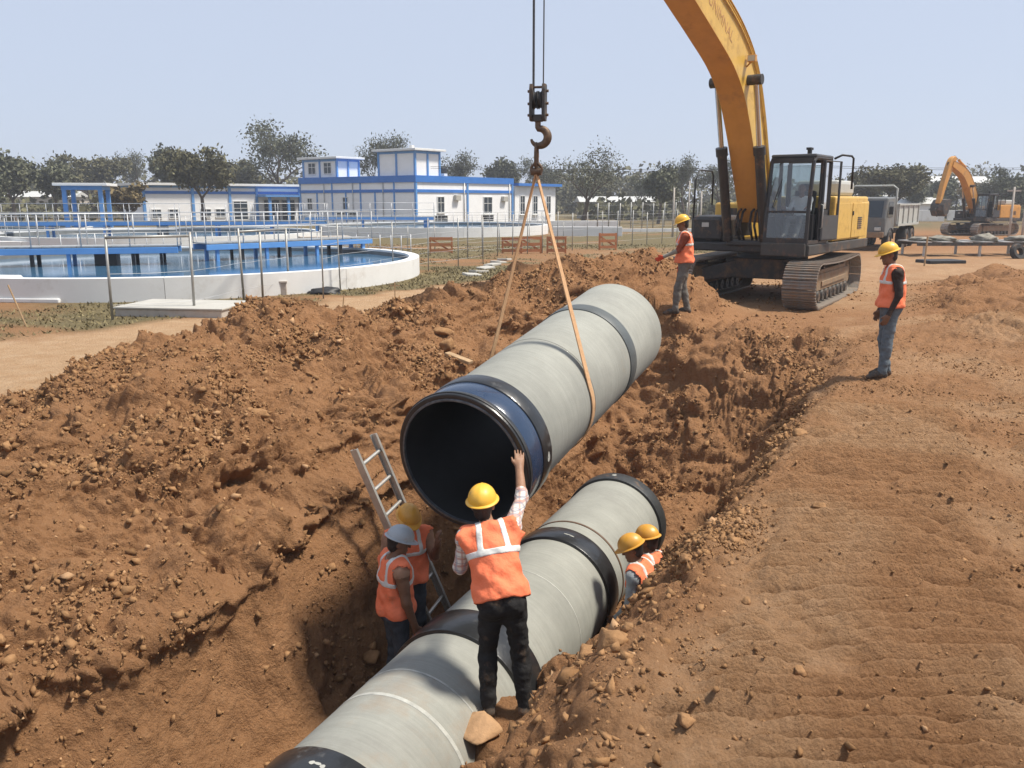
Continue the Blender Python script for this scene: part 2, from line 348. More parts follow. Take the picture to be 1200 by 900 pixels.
    lz = np.interp(s, [-3.2, -1.2, .8, 3], [-.95, -.95, -.68, -.7]); li = np.where((t > -2.6) & (t < -1.5) & (s > -4.5) & (s < 5))[0]
    pl_ = P[li]; lm_ = np.exp(-((pl_[:, 2]-lz[li])/.13)**2); ov = .05+.30*np.abs(perlin(pl_*np.array([2.2, 2.2, 5])+8))*sstep(-.35, .2, perlin(pl_*.9+51)); P[li, 0] += DT[0]*lm_*ov; P[li, 1] += DT[1]*lm_*ov
    # drag lines raked down the right bank face
    bank = np.where((t > .9) & (t < 2.25) & (s > -3) & (s < 8))[0]; pb = P[bank]
    gl = np.stack([s[bank]*6.5+t[bank]*3.0, t[bank]*.8, t[bank]*0+4], 1)
    P[bank] += N[bank]*(.040*perlin(gl)*sstep(2.25, 1.9, t[bank]))[:, None]
    # wheel ruts on the pale track
    ti = np.where(pale > .3)[0]; rut = np.stack([t[ti]*2.2, s[ti]*.15, t[ti]*0], 1); P[ti, 2] += .035*perlin(rut)*pale[ti]
    fi = np.where((np.hypot(x, y) > 60))[0]; P[fi, 2] += -.3*sstep(60, 140, np.hypot(x[fi], y[fi]))
    i = np.arange(ns*ntt).reshape(ns, ntt)
    F = np.stack([i[:-1, :-1], i[:-1, 1:], i[1:, 1:], i[1:, :-1]], 2).reshape(-1, 4)
    o = np_mesh('ground', P, F, ground_mat())
    me = o.data
    ca = me.color_attributes.new('cover', 'FLOAT_COLOR', 'POINT')
    fresh = np.clip(sstep(.02, -.5, z2)+sstep(.15, .5, m), 0, 1)
    col = np.stack([grass, pale, fresh, np.ones_like(grass)], 1).astype(np.float32); ca.data.foreach_set('color', col.ravel())
    tag(o, kind='structure'); return o
def ground_mat():
    m = bpy.data.materials.new('earth'); m.use_nodes = True; t = m.node_tree; n = t.nodes; L = t.links; b = n['Principled BSDF']
    b.inputs['Roughness'].default_value = .95; b.inputs['Specular IOR Level'].default_value = .15
    tc = n.new('ShaderNodeTexCoord'); co = tc.outputs['Object']
    def noise(sc_, det=8, ro=.65):
        q = n.new('ShaderNodeTexNoise'); q.inputs['Scale'].default_value = sc_; q.inputs['Detail'].default_value = det; q.inputs['Roughness'].default_value = ro; L.new(co, q.inputs['Vector']); return q.outputs[0]
    def ramp(src, stops):
        r = n.new('ShaderNodeValToRGB'); L.new(src, r.inputs[0]); e = r.color_ramp.elements
        while len(e) < len(stops): e.new(.5)
        for k, (p, c) in enumerate(stops): e[k].position = p; e[k].color = (*c, 1)
        return r.outputs[0]
    def mix(f, a, c, mode='MIX'):
        q = n.new('ShaderNodeMix'); q.data_type = 'RGBA'; q.blend_type = mode
        if isinstance(f, float): q.inputs[0].default_value = f
        else: L.new(f, q.inputs[0])
        for k, v in ((6, a), (7, c)):
            if isinstance(v, tuple): q.inputs[k].default_value = (*v, 1)
            else: L.new(v, q.inputs[k])
        return q.outputs[2]
    at = n.new('ShaderNodeAttribute'); at.attribute_name = 'cover'; sp = n.new('ShaderNodeSeparateColor'); L.new(at.outputs['Color'], sp.inputs[0])
    big, mid, fine = noise(.55), noise(3.2), noise(26, 6)
    soil = ramp(big, [(.28, (0.211, 0.105, 0.049)), (.45, (0.263, 0.135, 0.063)), (.60, (0.300, 0.156, 0.075)), (.76, (0.340, 0.191, 0.095))])
    soil = mix(.55, soil, ramp(mid, [(.3, (0.202, 0.099, 0.045)), (.5, (0.270, 0.139, 0.064)), (.72, (0.345, 0.193, 0.098))]))
    soil = mix(.35, soil, ramp(fine, [(.3, (0.190, 0.093, 0.043)), (.5, (0.268, 0.137, 0.064)), (.7, (0.363, 0.207, 0.109))]))
    vo = n.new('ShaderNodeTexVoronoi'); vo.inputs['Scale'].default_value = 34; L.new(co, vo.inputs['Vector'])
    peb = n.new('ShaderNodeMapRange'); peb.inputs[1].default_value = .10; peb.inputs[2].default_value = .22; peb.inputs[3].default_value = .22; peb.inputs[4].default_value = 0; L.new(vo.outputs['Distance'], peb.inputs[0])
    soil = mix(peb.outputs[0], soil, (0.411, 0.257, 0.148))
    dry = ramp(mid, [(.3, (0.336, 0.199, 0.100)), (.52, (0.416, 0.273, 0.157)), (.72, (0.480, 0.343, 0.218))])
    dry = mix(.3, dry, ramp(fine, [(.3, (0.264, 0.147, 0.070)), (.7, (0.464, 0.326, 0.201))]))
    gr = ramp(mid, [(.28, (0.090, 0.074, 0.037)), (.48, (0.139, 0.112, 0.057)), (.66, (0.203, 0.154, 0.078)), (.8, (0.288, 0.190, 0.093))])
    gr = mix(.4, gr, ramp(fine, [(.3, (0.064, 0.055, 0.026)), (.7, (0.222, 0.180, 0.093))]))
    c = mix(sp.outputs[1], soil, dry); c = mix(sp.outputs[0], c, gr)
    L.new(c, b.inputs['Base Color'])
    n4 = noise(22, 10, .8)
    acc = n4
    for (vs_, wt) in ((24, -.30), (60, -.22)):
        v2 = n.new('ShaderNodeTexVoronoi'); v2.inputs['Scale'].default_value = vs_; L.new(co, v2.inputs['Vector'])
        a = n.new('ShaderNodeMath'); a.operation = 'MULTIPLY_ADD'; L.new(v2.outputs['Distance'], a.inputs[0]); a.inputs[1].default_value = wt; L.new(acc, a.inputs[2]); acc = a.outputs[0]
    bp = n.new('ShaderNodeBump'); bp.inputs['Strength'].default_value = .9; bp.inputs['Distance'].default_value = .042; L.new(a.outputs[0], bp.inputs['Height']); L.new(bp.outputs[0], b.inputs['Normal'])
    return m
ground = make_ground()
from mathutils.bvhtree import BVHTree
_gme = ground.data
def _ground_bvh():
    nv = len(_gme.vertices); v = np.empty(nv*3, np.float32); _gme.vertices.foreach_get('co', v); v = v.reshape(-1, 3)
    f = np.empty(len(_gme.loops), np.int32); _gme.loops.foreach_get('vertex_index', f); f = f.reshape(-1, 4)
    keep = (np.abs(v[f[:, 0], 0]) < 30) & (v[f[:, 0], 1] > 1) & (v[f[:, 0], 1] < 40); f = f[keep]
    used, inv = np.unique(f, return_inverse=True)
    return BVHTree.FromPolygons(v[used].tolist(), inv.reshape(-1, 4).tolist())
_bvh = _ground_bvh()
def gnd(x, y):
    h = _bvh.ray_cast(Vector((x, y, 30)), Vector((0, 0, -1)))
    return h[0].z if h[0] is not None else 0.
def gnd_n(x, y):
    h = _bvh.ray_cast(Vector((x, y, 30)), Vector((0, 0, -1)))
    return (h[0], h[1]) if h[0] is not None else (Vector((x, y, 0)), Vector((0, 0, 1)))

# ---------------------------------------------------------------- clods and stones
rnd = random.Random(11)
def ico(sub=1):
    bm = bmesh.new(); bmesh.ops.create_icosphere(bm, subdivisions=sub, radius=1); bm.verts.ensure_lookup_table()
    v = np.array([q.co[:] for q in bm.verts]); f = np.array([[k.index for k in q.verts] for q in bm.faces]); bm.free(); return v, f
M['clod'] = mat('dry_clod', (0.279, 0.155, 0.073), .95, 0, .28, 9, .6, 25, spec=.15)
M['clod_dark'] = mat('damp_clod', (0.207, 0.112, 0.051), .95, 0, .28, 9, .6, 25, spec=.15)
M['stone'] = mat('pale_stone', (0.397, 0.239, 0.126), .9, 0, .2, 8, .4, 25, spec=.2)
M['stone_white'] = mat('white_stone', (.62, .50, .37), .9, 0, .15, 8, .3, 25, spec=.2)
def scatter_clods(n=120000):
    rs = np.random.RandomState(5); nv = len(_gme.vertices); v = np.empty(nv*3, np.float32); _gme.vertices.foreach_get('co', v); v = v.reshape(-1, 3)
    nn = np.empty(nv*3, np.float32); _gme.vertices.foreach_get('normal', nn); nn = nn.reshape(-1, 3)
    s, t = xy2st(v[:, 0], v[:, 1]); m = mound(v[:, 0], v[:, 1]); lim = np.interp(s, [-4, 0, 4, 8, 11], [-7.0, -5.9, -5.2, -4.2, -3.1])
    zone = (s > -4.6) & (s < 21) & (t < 9) & ((t > lim) | (m > .12)); idx = np.where(zone)[0]; p = v[idx]; sz_, tz_ = s[idx], t[idx]
    right = sstep(1.9, 2.4, tz_); cl = sstep(-.15, .45, perlin(p*.75+31)+.5*perlin(p*2.3+7))
    face = sstep(-.75, -1.1, p[:, 2])*(tz_ < -.9)
    area = np.interp(tz_, [-7, -4.2, -2.1, -1.2, .4, .5, 1.75, 4.6, 8], [.026, .02, .011, .01, .03, .011, .013, .022, .05])*np.interp(sz_, [-4, 2, 7, 13, 22], [.017, .018, .028, .05, .09])
    dens = area*(1+1.6*np.exp(-((tz_-1.95)/.3)**2)*(sz_ < 8))*(1-.6*sstep(.8, .6, np.abs(tz_-3.0))*(sz_ < 5))*(.1+.9*cl)*(1-.3*right)*np.where((sz_ > 9.3) & (m[idx] < .12), .12, 1.)*(1-.6*face)*(np.hypot(p[:, 0]-BENCH[0], p[:, 1]-BENCH[1]) > .45)*np.interp(np.hypot(p[:, 0], p[:, 1]), [4, 7, 16], [1.4, 1.2, .5])
    pick = rs.choice(len(idx), n, p=dens/dens.sum()); P = p[pick]+rs.normal(0, .008, (n, 3)); N = nn[idx][pick]; dist = np.hypot(P[:, 0], P[:, 1])
    r = np.exp(rs.normal(math.log(.0082), .64, n))*(1+.04*dist)*(1-.5*right[pick]); big = rs.rand(n) < .012*(1-.75*right[pick]); r[big] *= 2.2; r = np.clip(r, .0035, .055-.033*right[pick])
    O = np.array([(1, 0, 0), (-1, 0, 0), (0, 1, 0), (0, -1, 0), (0, 0, 1), (0, 0, -1)], float); F = np.array([(0, 2, 4), (2, 1, 4), (1, 3, 4), (3, 0, 4), (2, 0, 5), (1, 2, 5), (3, 1, 5), (0, 3, 5)])
    V = O[None]*rs.uniform(.55, 1.35, (n, 6, 1))+rs.normal(0, .22, (n, 6, 3)); V = V*rs.uniform(.7, 1.3, (n, 1, 3))*np.array([1, 1, .75])
    A = rs.normal(size=(n, 4)); A /= np.linalg.norm(A, axis=1)[:, None]; w_, x, y, z = A.T
    Rm = np.stack([1-2*(y*y+z*z), 2*(x*y-z*w_), 2*(x*z+y*w_), 2*(x*y+z*w_), 1-2*(x*x+z*z), 2*(y*z-x*w_), 2*(x*z-y*w_), 2*(y*z+x*w_), 1-2*(x*x+y*y)], 1).reshape(n, 3, 3)
    V = np.einsum('nij,nkj->nki', Rm, V)*r[:, None, None]+(P+N*r[:, None]*.15)[:, None, :]
    f = (F[None]+6*np.arange(n)[:, None, None]).reshape(-1, 3)
    q = rs.rand(n); mi = np.repeat(np.where(q < .05, 2, np.where(q < .28, 1, 0)), 8)
    o = np_mesh('soil_clods', V.reshape(-1, 3), f, [M['clod'], M['clod_dark'], M['stone']], smooth=False, mi=mi)
    tag(o, 'loose crumbs of red earth and gravel littering the dug ground', 'clods', kind='stuff')
scatter_clods()
def rock(x, y, r, m, label, name='rock', flat=.7, sink=.25, group=None, seed=0, zoff=None):
    rs = np.random.RandomState(int(seed+abs(x*997)+abs(y*131)) % 100000); V, F = ico(3)
    n = perlin(V*1.3+seed*3.1+x)*.42+np.abs(perlin(V*2.6+seed+y))*.34-.1+np.abs(perlin(V*5.5+seed))*.16
    # a few flat broken faces
    v = V*(1+n)[:, None]
    for _ in range(7):
        d = rs.normal(size=3); d /= np.linalg.norm(d); c = .50+.2*rs.rand(); k = v@d; v = v-np.outer(np.clip(k-c, 0, None)*.85, d)
    v = v*np.array([r*rs.uniform(.95, 1.3), r*rs.uniform(.8, 1.1), r*flat]); a = rs.uniform(0, 6.28); ca, sa = math.cos(a), math.sin(a)
    v = np.stack([v[:, 0]*ca-v[:, 1]*sa, v[:, 0]*sa+v[:, 1]*ca, v[:, 2]], 1)
    o = np_mesh(name, v, F, m); o.location = (x, y, gnd(x, y)+r*flat*(1-2*sink) if zoff is None else zoff); return tag(o, label, 'rock', group)
# ================================================================ PIPES, HOIST, LADDER
def pipe_mat(name, col):
    m = mat(name, col, .82, 0, .16, 1.6, .12, 120, dirt=.24, dcol=(.21, .205, .185), ds=1.1)
    t = m.node_tree; n = t.nodes; L = t.links; b = n['Principled BSDF']
    tc = n.new('ShaderNodeTexCoord'); mp = n.new('ShaderNodeMapping'); mp.inputs['Scale'].default_value = (.7, .7, 16); L.new(tc.outputs['Object'], mp.inputs[0])   # winding streaks run round the barrel
    nz = n.new('ShaderNodeTexNoise'); nz.inputs['Scale'].default_value = 2.2; nz.inputs['Detail'].default_value = 8; nz.inputs['Roughness'].default_value = .7; L.new(mp.outputs[0], nz.inputs['Vector'])
    mr = n.new('ShaderNodeMapRange'); mr.inputs[1].default_value = .3; mr.inputs[2].default_value = .72; mr.inputs[3].default_value = .88; mr.inputs[4].default_value = 1.09; L.new(nz.outputs[0], mr.inputs[0])
    mx = n.new('ShaderNodeMix'); mx.data_type = 'RGBA'; mx.blend_type = 'MULTIPLY'; mx.inputs[0].default_value = 1
    src = b.inputs['Base Color'].links[0].from_socket; L.new(src, mx.inputs[6]); L.new(mr.outputs[0], mx.inputs[7]); L.new(mx.outputs[2], b.inputs['Base Color'])
    n3 = n.new('ShaderNodeTexNoise'); n3.inputs['Scale'].default_value = .9; n3.inputs['Detail'].default_value = 9; n3.inputs['Roughness'].default_value = .72; L.new(tc.outputs['Object'], n3.inputs['Vector'])     # smears of earth
    r3 = n.new('ShaderNodeMapRange'); r3.inputs[1].default_value = .58; r3.inputs[2].default_value = .72; r3.inputs[3].default_value = 0; r3.inputs[4].default_value = .55; L.new(n3.outputs[0], r3.inputs[0])
    m3 = n.new('ShaderNodeMix'); m3.data_type = 'RGBA'; L.new(r3.outputs[0], m3.inputs[0]); L.new(mx.outputs[2], m3.inputs[6]); m3.inputs[7].default_value = (.27, .20, .135, 1); L.new(m3.outputs[2], b.inputs['Base Color'])
    return m
M['pipe_conc'] = pipe_mat('pipe_concrete', (.268, .270, .238))
M['collar'] = mat('black_collar', (.016, .017, .018), .33, 0, .3, 7, .12, 25, dirt=.08, ds=6, dcol=(.2, .2, .19), coat=.2)
M['collar_dull'] = mat('dull_collar', (.028, .030, .030), .5, 0, .3, 7, .15, 25, dirt=.14, ds=6)
M['band_blue'] = mat('blue_coating', (.018, .036, .075), .24, 0, .15, 5, .08, 30, dirt=.10, dcol=(.02, .02, .025), ds=4, coat=.3)
M['band_grey'] = mat('grey_band', (.075, .085, .085), .5, 0, .2, 5, .1, 40)
M['groove'] = mat('groove_grey', (.16, .16, .145), .8, 0, .3, 9)
M['lip'] = mat('worn_rim', (.10, .11, .12), .35, .4, .5, 12, .2, 30)
M['lining'] = mat('pipe_lining', (.02, .021, .022), .5, 0, .2, 4)
M['tape_white'] = mat('white_mark', (.37, .37, .335), .8, 0, .3, 9)
M['strap_brown'] = mat('rusty_strap', (.12, .07, .04), .6, .2, .3, 9)
def axis_thing(name, A, B, label, cat):
    """an Empty at A whose local +Z runs along the pipe"""
    o = thing(name, A, 0, label, cat); d = (Vector(B)-Vector(A)).normalized()
    o.rotation_euler = d.to_track_quat('Z', 'Y').to_euler(); return o
def ring(name, parent, z0, z1, r0, r1, m, n=96, bev=.012, smooth=35):
    """closed ring between radii r0 (inner) and r1 (outer)"""
    b = min(bev, (r1-r0)*.45, (z1-z0)*.45)
    return MB().rev([(z0, r0), (z0, r1-b), (z0+b*.3, r1-b*.3), (z0+b, r1), (z1-b, r1), (z1-b*.3, r1-b*.3), (z1, r1-b), (z1, r0)], (0, 0, 0), (0, 0, 1), n, True).build(name, m, parent, smooth)
UA, UB = Vector((-.421, 6.831, .153)), Vector((1.222, 10.09, .776)); UL = (UB-UA).length; UD = (UB-UA).normalized()
up = axis_thing('concrete_pipe', UA, UB, 'large grey concrete coated pipe with black and blue end collar, slung from the hook', 'pipe')
ring('barrel', up, .46, UL, .566, .582, M['pipe_conc'], bev=.008)
ring('lining', up, .02, UL-.02, .558, .5655, M['lining'])
ring('end_collar', up, .0, .09, .5665, .622, M['collar'], bev=.018)
ring('blue_band', up, .09, .31, .566, .612, M['band_blue'])
ring('black_sleeve', up, .31, .48, .586, .619, M['collar'])
ring('dark_band', up, 2.60, 2.78, .580, .594, M['band_grey'])
ring('groove_ring', up, 1.58, 1.592, .580, .5845, M['groove'])
ring('lip_seal', up, -.010, .03, .560, .580, M['lip'], bev=.008)
ring('rim_ring', up, .024, .045, .620, .632, M['collar_dull'], bev=.006)
# white paint dab on the sleeve
def dab(parent, z, ang, r, w=.04, l=.09):
    vs = []; n = 10
    for k in range(n):
        t = 2*math.pi*k/n; jz = z+w*math.cos(t)*(1+.2*math.sin(3*t)); ja = ang+(l*math.sin(t))/r
        vs.append((r*math.cos(ja), r*math.sin(ja), jz))
    return MB().add(vs, [tuple(range(n))]).build('paint_mark', M['tape_white'], parent)
LA = Vector((AX[0], AX[1], -1.70)); LD = Vector((DS[0], DS[1], 0)).normalized()
low = axis_thing('laid_pipeline', LA, LA+LD, 'row of joined grey concrete pipes with black joint collars lying in the trench', 'pipeline')
ring('pipe_section', low, -4.4, -2.32, .50, .60, M['pipe_conc'], bev=.01)
ring('pipe_section', low, -2.30, -.36, .50, .60, M['pipe_conc'], bev=.01)
ring('pipe_section', low, -.34, 1.74, .50, .60, M['pipe_conc'], bev=.01)
ring('pipe_section', low, 1.76, 3.74, .50, .60, M['pipe_conc'], bev=.01)
for (a, b, m) in ((-2.55, -2.18, 'collar'), (-.54, -.14, 'collar'), (1.60, 1.90, 'collar'), (3.66, 3.90, 'collar_dull')):
    ring('joint_collar', low, a, b, .52, .632, M[m])
ring('strap_ring', low, 2.13, 2.16, .598, .608, M['strap_brown'], bev=.004)
ring('paint_ring', low, -1.50, -1.465, .598, .6025, M['tape_white'], bev=.001)
ring('paint_ring', low, -1.14, -1.125, .598, .6025, M['tape_white'], bev=.001)
ring('paint_ring', low, .80, .812, .598, .6022, M['tape_white'], bev=.001)
ring('lining', low, -4.4, 3.74, .49, .4995, M['lining'])
MB().rev([(3.70, .0), (3.70, .51)], (0, 0, 0), (0, 0, 1), 48).build('end_cap', M['lining'], low)

def ang_of(o, v):
    q = o.rotation_euler.to_matrix().transposed() @ Vector(v); return math.atan2(q.y, q.x)
dab(up, .40, ang_of(up, (.9, -.42, -.05)), .6205, .022, .05); dab(up, .14, ang_of(up, (.9, -.42, -.75)), .6135, .012, .05)
for k, (dz, wz_, lz_) in enumerate(((-2.34, .018, .02), (-2.335, .012, .03), (-2.345, .018, .018))): dab(low, dz, ang_of(low, (0, 0, 1))+(-.06, .0, .07)[k], .6335, wz_, lz_)
dab(low, 3.80, ang_of(low, (0, 0, 1))-.05, .6335, .03, .03); dab(low, 1.75, ang_of(low, (0, 0, 1))+.2, .6335, .012, .06)
# ---- hoist block, hook and ropes
HX, HY, HZ = .240, 8.22, 2.86
M['rust'] = mat('worn_hook_steel', (.13, .085, .055), .55, .5, .35, 14, .2, 60, dirt=.3, dcol=(.30, .15, .06), ds=12)
M['rope'] = mat('wire_rope', (.10, .10, .10), .5, .5, .2, 30)
M['webbing'] = mat('tan_webbing', (.52, .31, .16), .85, 0, .15, 20, .3, 150, dirt=.2, ds=9)
hk = thing('hoist_block', (HX, HY, HZ), R(-14), 'blackened hoist block with rusty hook hanging on two steel ropes', 'hook'); hk.scale = (.78, .78, .78)
for sx in (-1, 1):
    mb = MB(); pr = [(-.045, .0), (.045, .0), (.07, .05), (.07, .36), (.05, .42), (-.05, .42), (-.07, .36), (-.07, .05)]
    mb.prism(pr, (sx*.075-.02, 0, .20), (0, 1, 0), (0, 0, 1), (1, 0, 0), .04).build('side_plate', M['dark_metal'], hk, bevel=.006)
    for zz in (.27, .40, .54): MB().tube([(sx*.095-.01, 0, zz), (sx*.095+.03*sx, 0, zz)], .016, 8).build('bolt', M['rust'], hk)
for dx in (-.028, .028): MB().rev([(-.018, .03), (-.018, .105), (-.008, .09), (.008, .09), (.018, .105), (.018, .03)], (dx, 0, .44), (1, 0, 0), 28, True).build('sheave', M['black_metal'], hk, 30)
MB().box((0, 0, .235), (.11, .10, .08)).build('crosshead', M['dark_metal'], hk, bevel=.01)
MB().tube([(-.08, 0, .585), (.08, 0, .585)], .014).build('spacer_pin', M['rust'], hk)
hp = []; hr = []
for k in range(26):
    u = k/25
    if u < .18: hp.append((.0, 0, .22-u/.18*.10)); hr.append(.034)
    else:
        v = (u-.18)/.82; a = R(98-v*262); rr = .092+.012*math.sin(v*math.pi)
        hp.append((.012+rr*math.cos(a)*1.04, 0, .022+rr*math.sin(a))); hr.append(.036+.014*math.sin(min(1, v*1.25)*math.pi)-.022*max(0, v-.72)/.28)
MB().tube(hp, hr, 14).build('hook', M['rust'], hk, True)
for (x0, x1) in ((-.062, -.074), (-.050, -.058), (.062, .080)):
    MB().tube([(x0, 0, .56), (x1, 0, 13.0)], .0085, 6, cap=False).build('wire_rope', M['rope'], hk, True)
# sling: ring, shackle and two legs of one webbing basket under the pipe
slg = thing('webbing_sling', (HX, HY, HZ-.09), 0, 'tan webbing sling looped under the raised pipe from the hook', 'sling')
def oval(c, ax, rx, rz, r, n=20): return MB().tube([(c[0]+rx*math.cos(2*math.pi*k/n)*ax[0], c[1]+rx*math.cos(2*math.pi*k/n)*ax[1], c[2]+rz*math.sin(2*math.pi*k/n)) for k in range(n)], r, 8, closed=True)
oval((-.012, .0, -.07), (math.cos(R(70)), math.sin(R(70))), .036, .12, .013).build('link', M['rust'], slg, True)
MB().rev([(-.05, .0), (-.05, .035), (.05, .035), (.05, 0)], (-.012, 0, -.205), (math.cos(R(-14)), math.sin(R(-14)), 0), 14).build('shackle_pin', M['rust'], slg, 30)
oval((-.012, .0, -.185), (math.cos(R(-14)), math.sin(R(-14))), .05, .05, .014).build('shackle', M['rust'], slg, True)
def sling_leg(side, sp):
    c = UA+UD*sp; e1 = UD.cross(Vector((0, 0, 1))).normalized(); e2 = e1.cross(UD)
    top = Vector((HX-.012, HY, HZ-.30)); rl = top-c; pu, pv = rl.dot(e1), rl.dot(e2); dist = math.hypot(pu, pv); al = math.acos(.594/dist); th0 = math.atan2(pv, pu)
    a0 = th0-side*al if side > 0 else th0+al; off = top-(c+e1*pu+e2*pv)
    pts = []
    for k in range(9): pts.append(top+(c+(e1*math.cos(a0)+e2*math.sin(a0))*.594-top)*(k/9))
    a1 = -math.pi/2 if side > 0 else -math.pi/2
    if side < 0:
        while a0 < 0: a0 += 2*math.pi
        a1 = 1.5*math.pi
    for k in range(19): a = a0+(a1-a0)*k/18; pts.append(c+(e1*math.cos(a)+e2*math.sin(a))*.594)
    mb = MB(); vs = []
    for i, p in enumerate(pts):
        p = p-Vector(slg.location); d = (pts[min(i+1, len(pts)-1)]-pts[max(i-1, 0)]).normalized()
        wv = (UD-d*UD.dot(d)).normalized()*(.019+.016*min(1, i/5)); nn = d.cross(wv).normalized()*.005
        vs += [p+wv+nn, p+wv-nn, p-wv-nn, p-wv+nn]
    fs = []
    for i in range(len(pts)-1):
        for k in range(4): fs.append((i*4+k, i*4+(k+1) % 4, i*4+4+(k+1) % 4, i*4+4+k))
    mb.add(vs, fs).build('strap', M['webbing'], slg, 40)
sling_leg(1, 1.50); sling_leg(-1, 1.56)

# ---- ladder
def ladder():
    sb, tb, zb = 1.22, -1.0, FLOOR+.02; s1, t1, z1 = .84, -1.74, -.06
    xb, yb = st2xy(sb, tb); xt, yt = st2xy(s1, t1); B = Vector((xb, yb, zb)); T = Vector((xt, yt, z1))
    o = thing('ladder', B, 0, 'dusty aluminium ladder leaning on the trench wall behind two workers', 'ladder')
    d = (T-B); wv = Vector((DS[0], DS[1], 0)); wv = (wv-d.normalized()*wv.dot(d.normalized())).normalized()*.19; nn = d.normalized().cross(wv).normalized()
    L = d.length; u = d.normalized()
    for sg in (-1, 1):
        mb = MB(); c0 = wv*sg; pr = [(-.016, -.038), (.016, -.038), (.016, -.030), (-.006, -.030), (-.006, .030), (.016, .030), (.016, .038), (-.016, .038)]
        mb.prism(pr, c0, wv.normalized()*sg*-1, nn, u, L).build('rail', M['alu'], o)
    k = .16
    while k < L-.05:
        MB().tube([u*k-wv*.96, u*k+wv*.96], .019, 10).build('rung', M['alu'], o, 40); k += .29
ladder()
# ================================================================ MACHINES
def arc(cx, cz, r, a0, a1, n): return [(cx+r*math.cos(a0+(a1-a0)*k/n), cz+r*math.sin(a0+(a1-a0)*k/n)) for k in range(n+1)]
def offset_profile(cl):
    """centre line [(x,z,depth)] -> closed outline"""
    top = []; bot = []
    for i, (x, z, d) in enumerate(cl):
        x0, z0, _ = cl[max(i-1, 0)]; x1, z1, _ = cl[min(i+1, len(cl)-1)]
        L = math.hypot(x1-x0, z1-z0); nx, nz = -(z1-z0)/L, (x1-x0)/L
        top.append((x+nx*d/2, z+nz*d/2)); bot.append((x-nx*d/2, z-nz*d/2))
    return top, bot
def smooth_cl(pts, n=6):
    """Catmull-Rom through control points"""
    out = []; P = [np.array(p) for p in pts]; P = [2*P[0]-P[1]]+P+[2*P[-1]-P[-2]]
    for i in range(1, len(P)-2):
        for k in range(n):
            u = k/n; a, b, c, d = P[i-1:i+3]
            out.append(tuple(.5*((2*b)+(c-a)*u+(2*a-5*b+4*c-d)*u*u+(3*b-a-3*c+d)*u**3)))
    out.append(tuple(P[-2])); return out
def girder(parent, name, cl, width, m, matx=None, y=0):
    top, bot = offset_profile(cl); poly = top+bot[::-1]; n = len(top); mb = MB(); mb.M = matx
    vs = [(p[0], y-width/2, p[1]) for p in top]+[(p[0], y-width/2, p[1]) for p in bot]+[(p[0], y+width/2, p[1]) for p in top]+[(p[0], y+width/2, p[1]) for p in bot]
    fs = []
    for i in range(n-1):
        fs += [(i, i+1, n+i+1, n+i), (2*n+i, 3*n+i, 3*n+i+1, 2*n+i+1), (i, 2*n+i, 2*n+i+1, i+1), (n+i, n+i+1, 3*n+i+1, 3*n+i)]
    fs += [(0, n, 3*n, 2*n), (n-1, 3*n-1, 4*n-1, 2*n-1)]
    return mb.add(vs, fs).build(name, m, parent, 40, bevel=.02)
def strip_flange(parent, cl, width, m, matx, side, t=.02, over=.02):
    """proud flange plate along the top or bottom edge of a girder"""
    top, bot = offset_profile(cl); e = top if side > 0 else bot; cl2 = []
    for i, (x, z) in enumerate(e):
        x0, z0 = e[max(i-1, 0)]; x1, z1 = e[min(i+1, len(e)-1)]; L = math.hypot(x1-x0, z1-z0); cl2.append((x-(z1-z0)/L*side*t*.45, z+(x1-x0)/L*side*t*.45, t))
    return girder(parent, 'flange_plate', cl2, width+2*over, m, matx)
def cylinder_ram(parent, p0, p1, split, r, matx=None, mb_body='black_metal'):
    p0, p1 = Vector(p0), Vector(p1); d = (p1-p0); q = p0+d*split; u = d.normalized()
    mb = MB(); mb.M = matx; mb.tube([p0, q], r, 16); mb.tube([q-u*.16, q+u*.02], r*1.22, 16); mb.tube([p0, p0+u*.10], r*1.1, 16)
    c = mb.build('hydraulic_cylinder', M[mb_body], parent, 40)
    mb = MB(); mb.M = matx; mb.tube([q, p1], r*.52, 14).build('piston_rod', M['chrome'], c, 40)
    return c
def rounded_rect(w, h, r, n=4):
    pts = []
    for (cx, cy, a) in ((w/2-r, h/2-r, 0), (-w/2+r, h/2-r, 90), (-w/2+r, -h/2+r, 180), (w/2-r, -h/2+r, 270)):
        pts += [(cx+r*math.cos(R(a+90*k/n)), cy+r*math.sin(R(a+90*k/n))) for k in range(n+1)]
    return pts

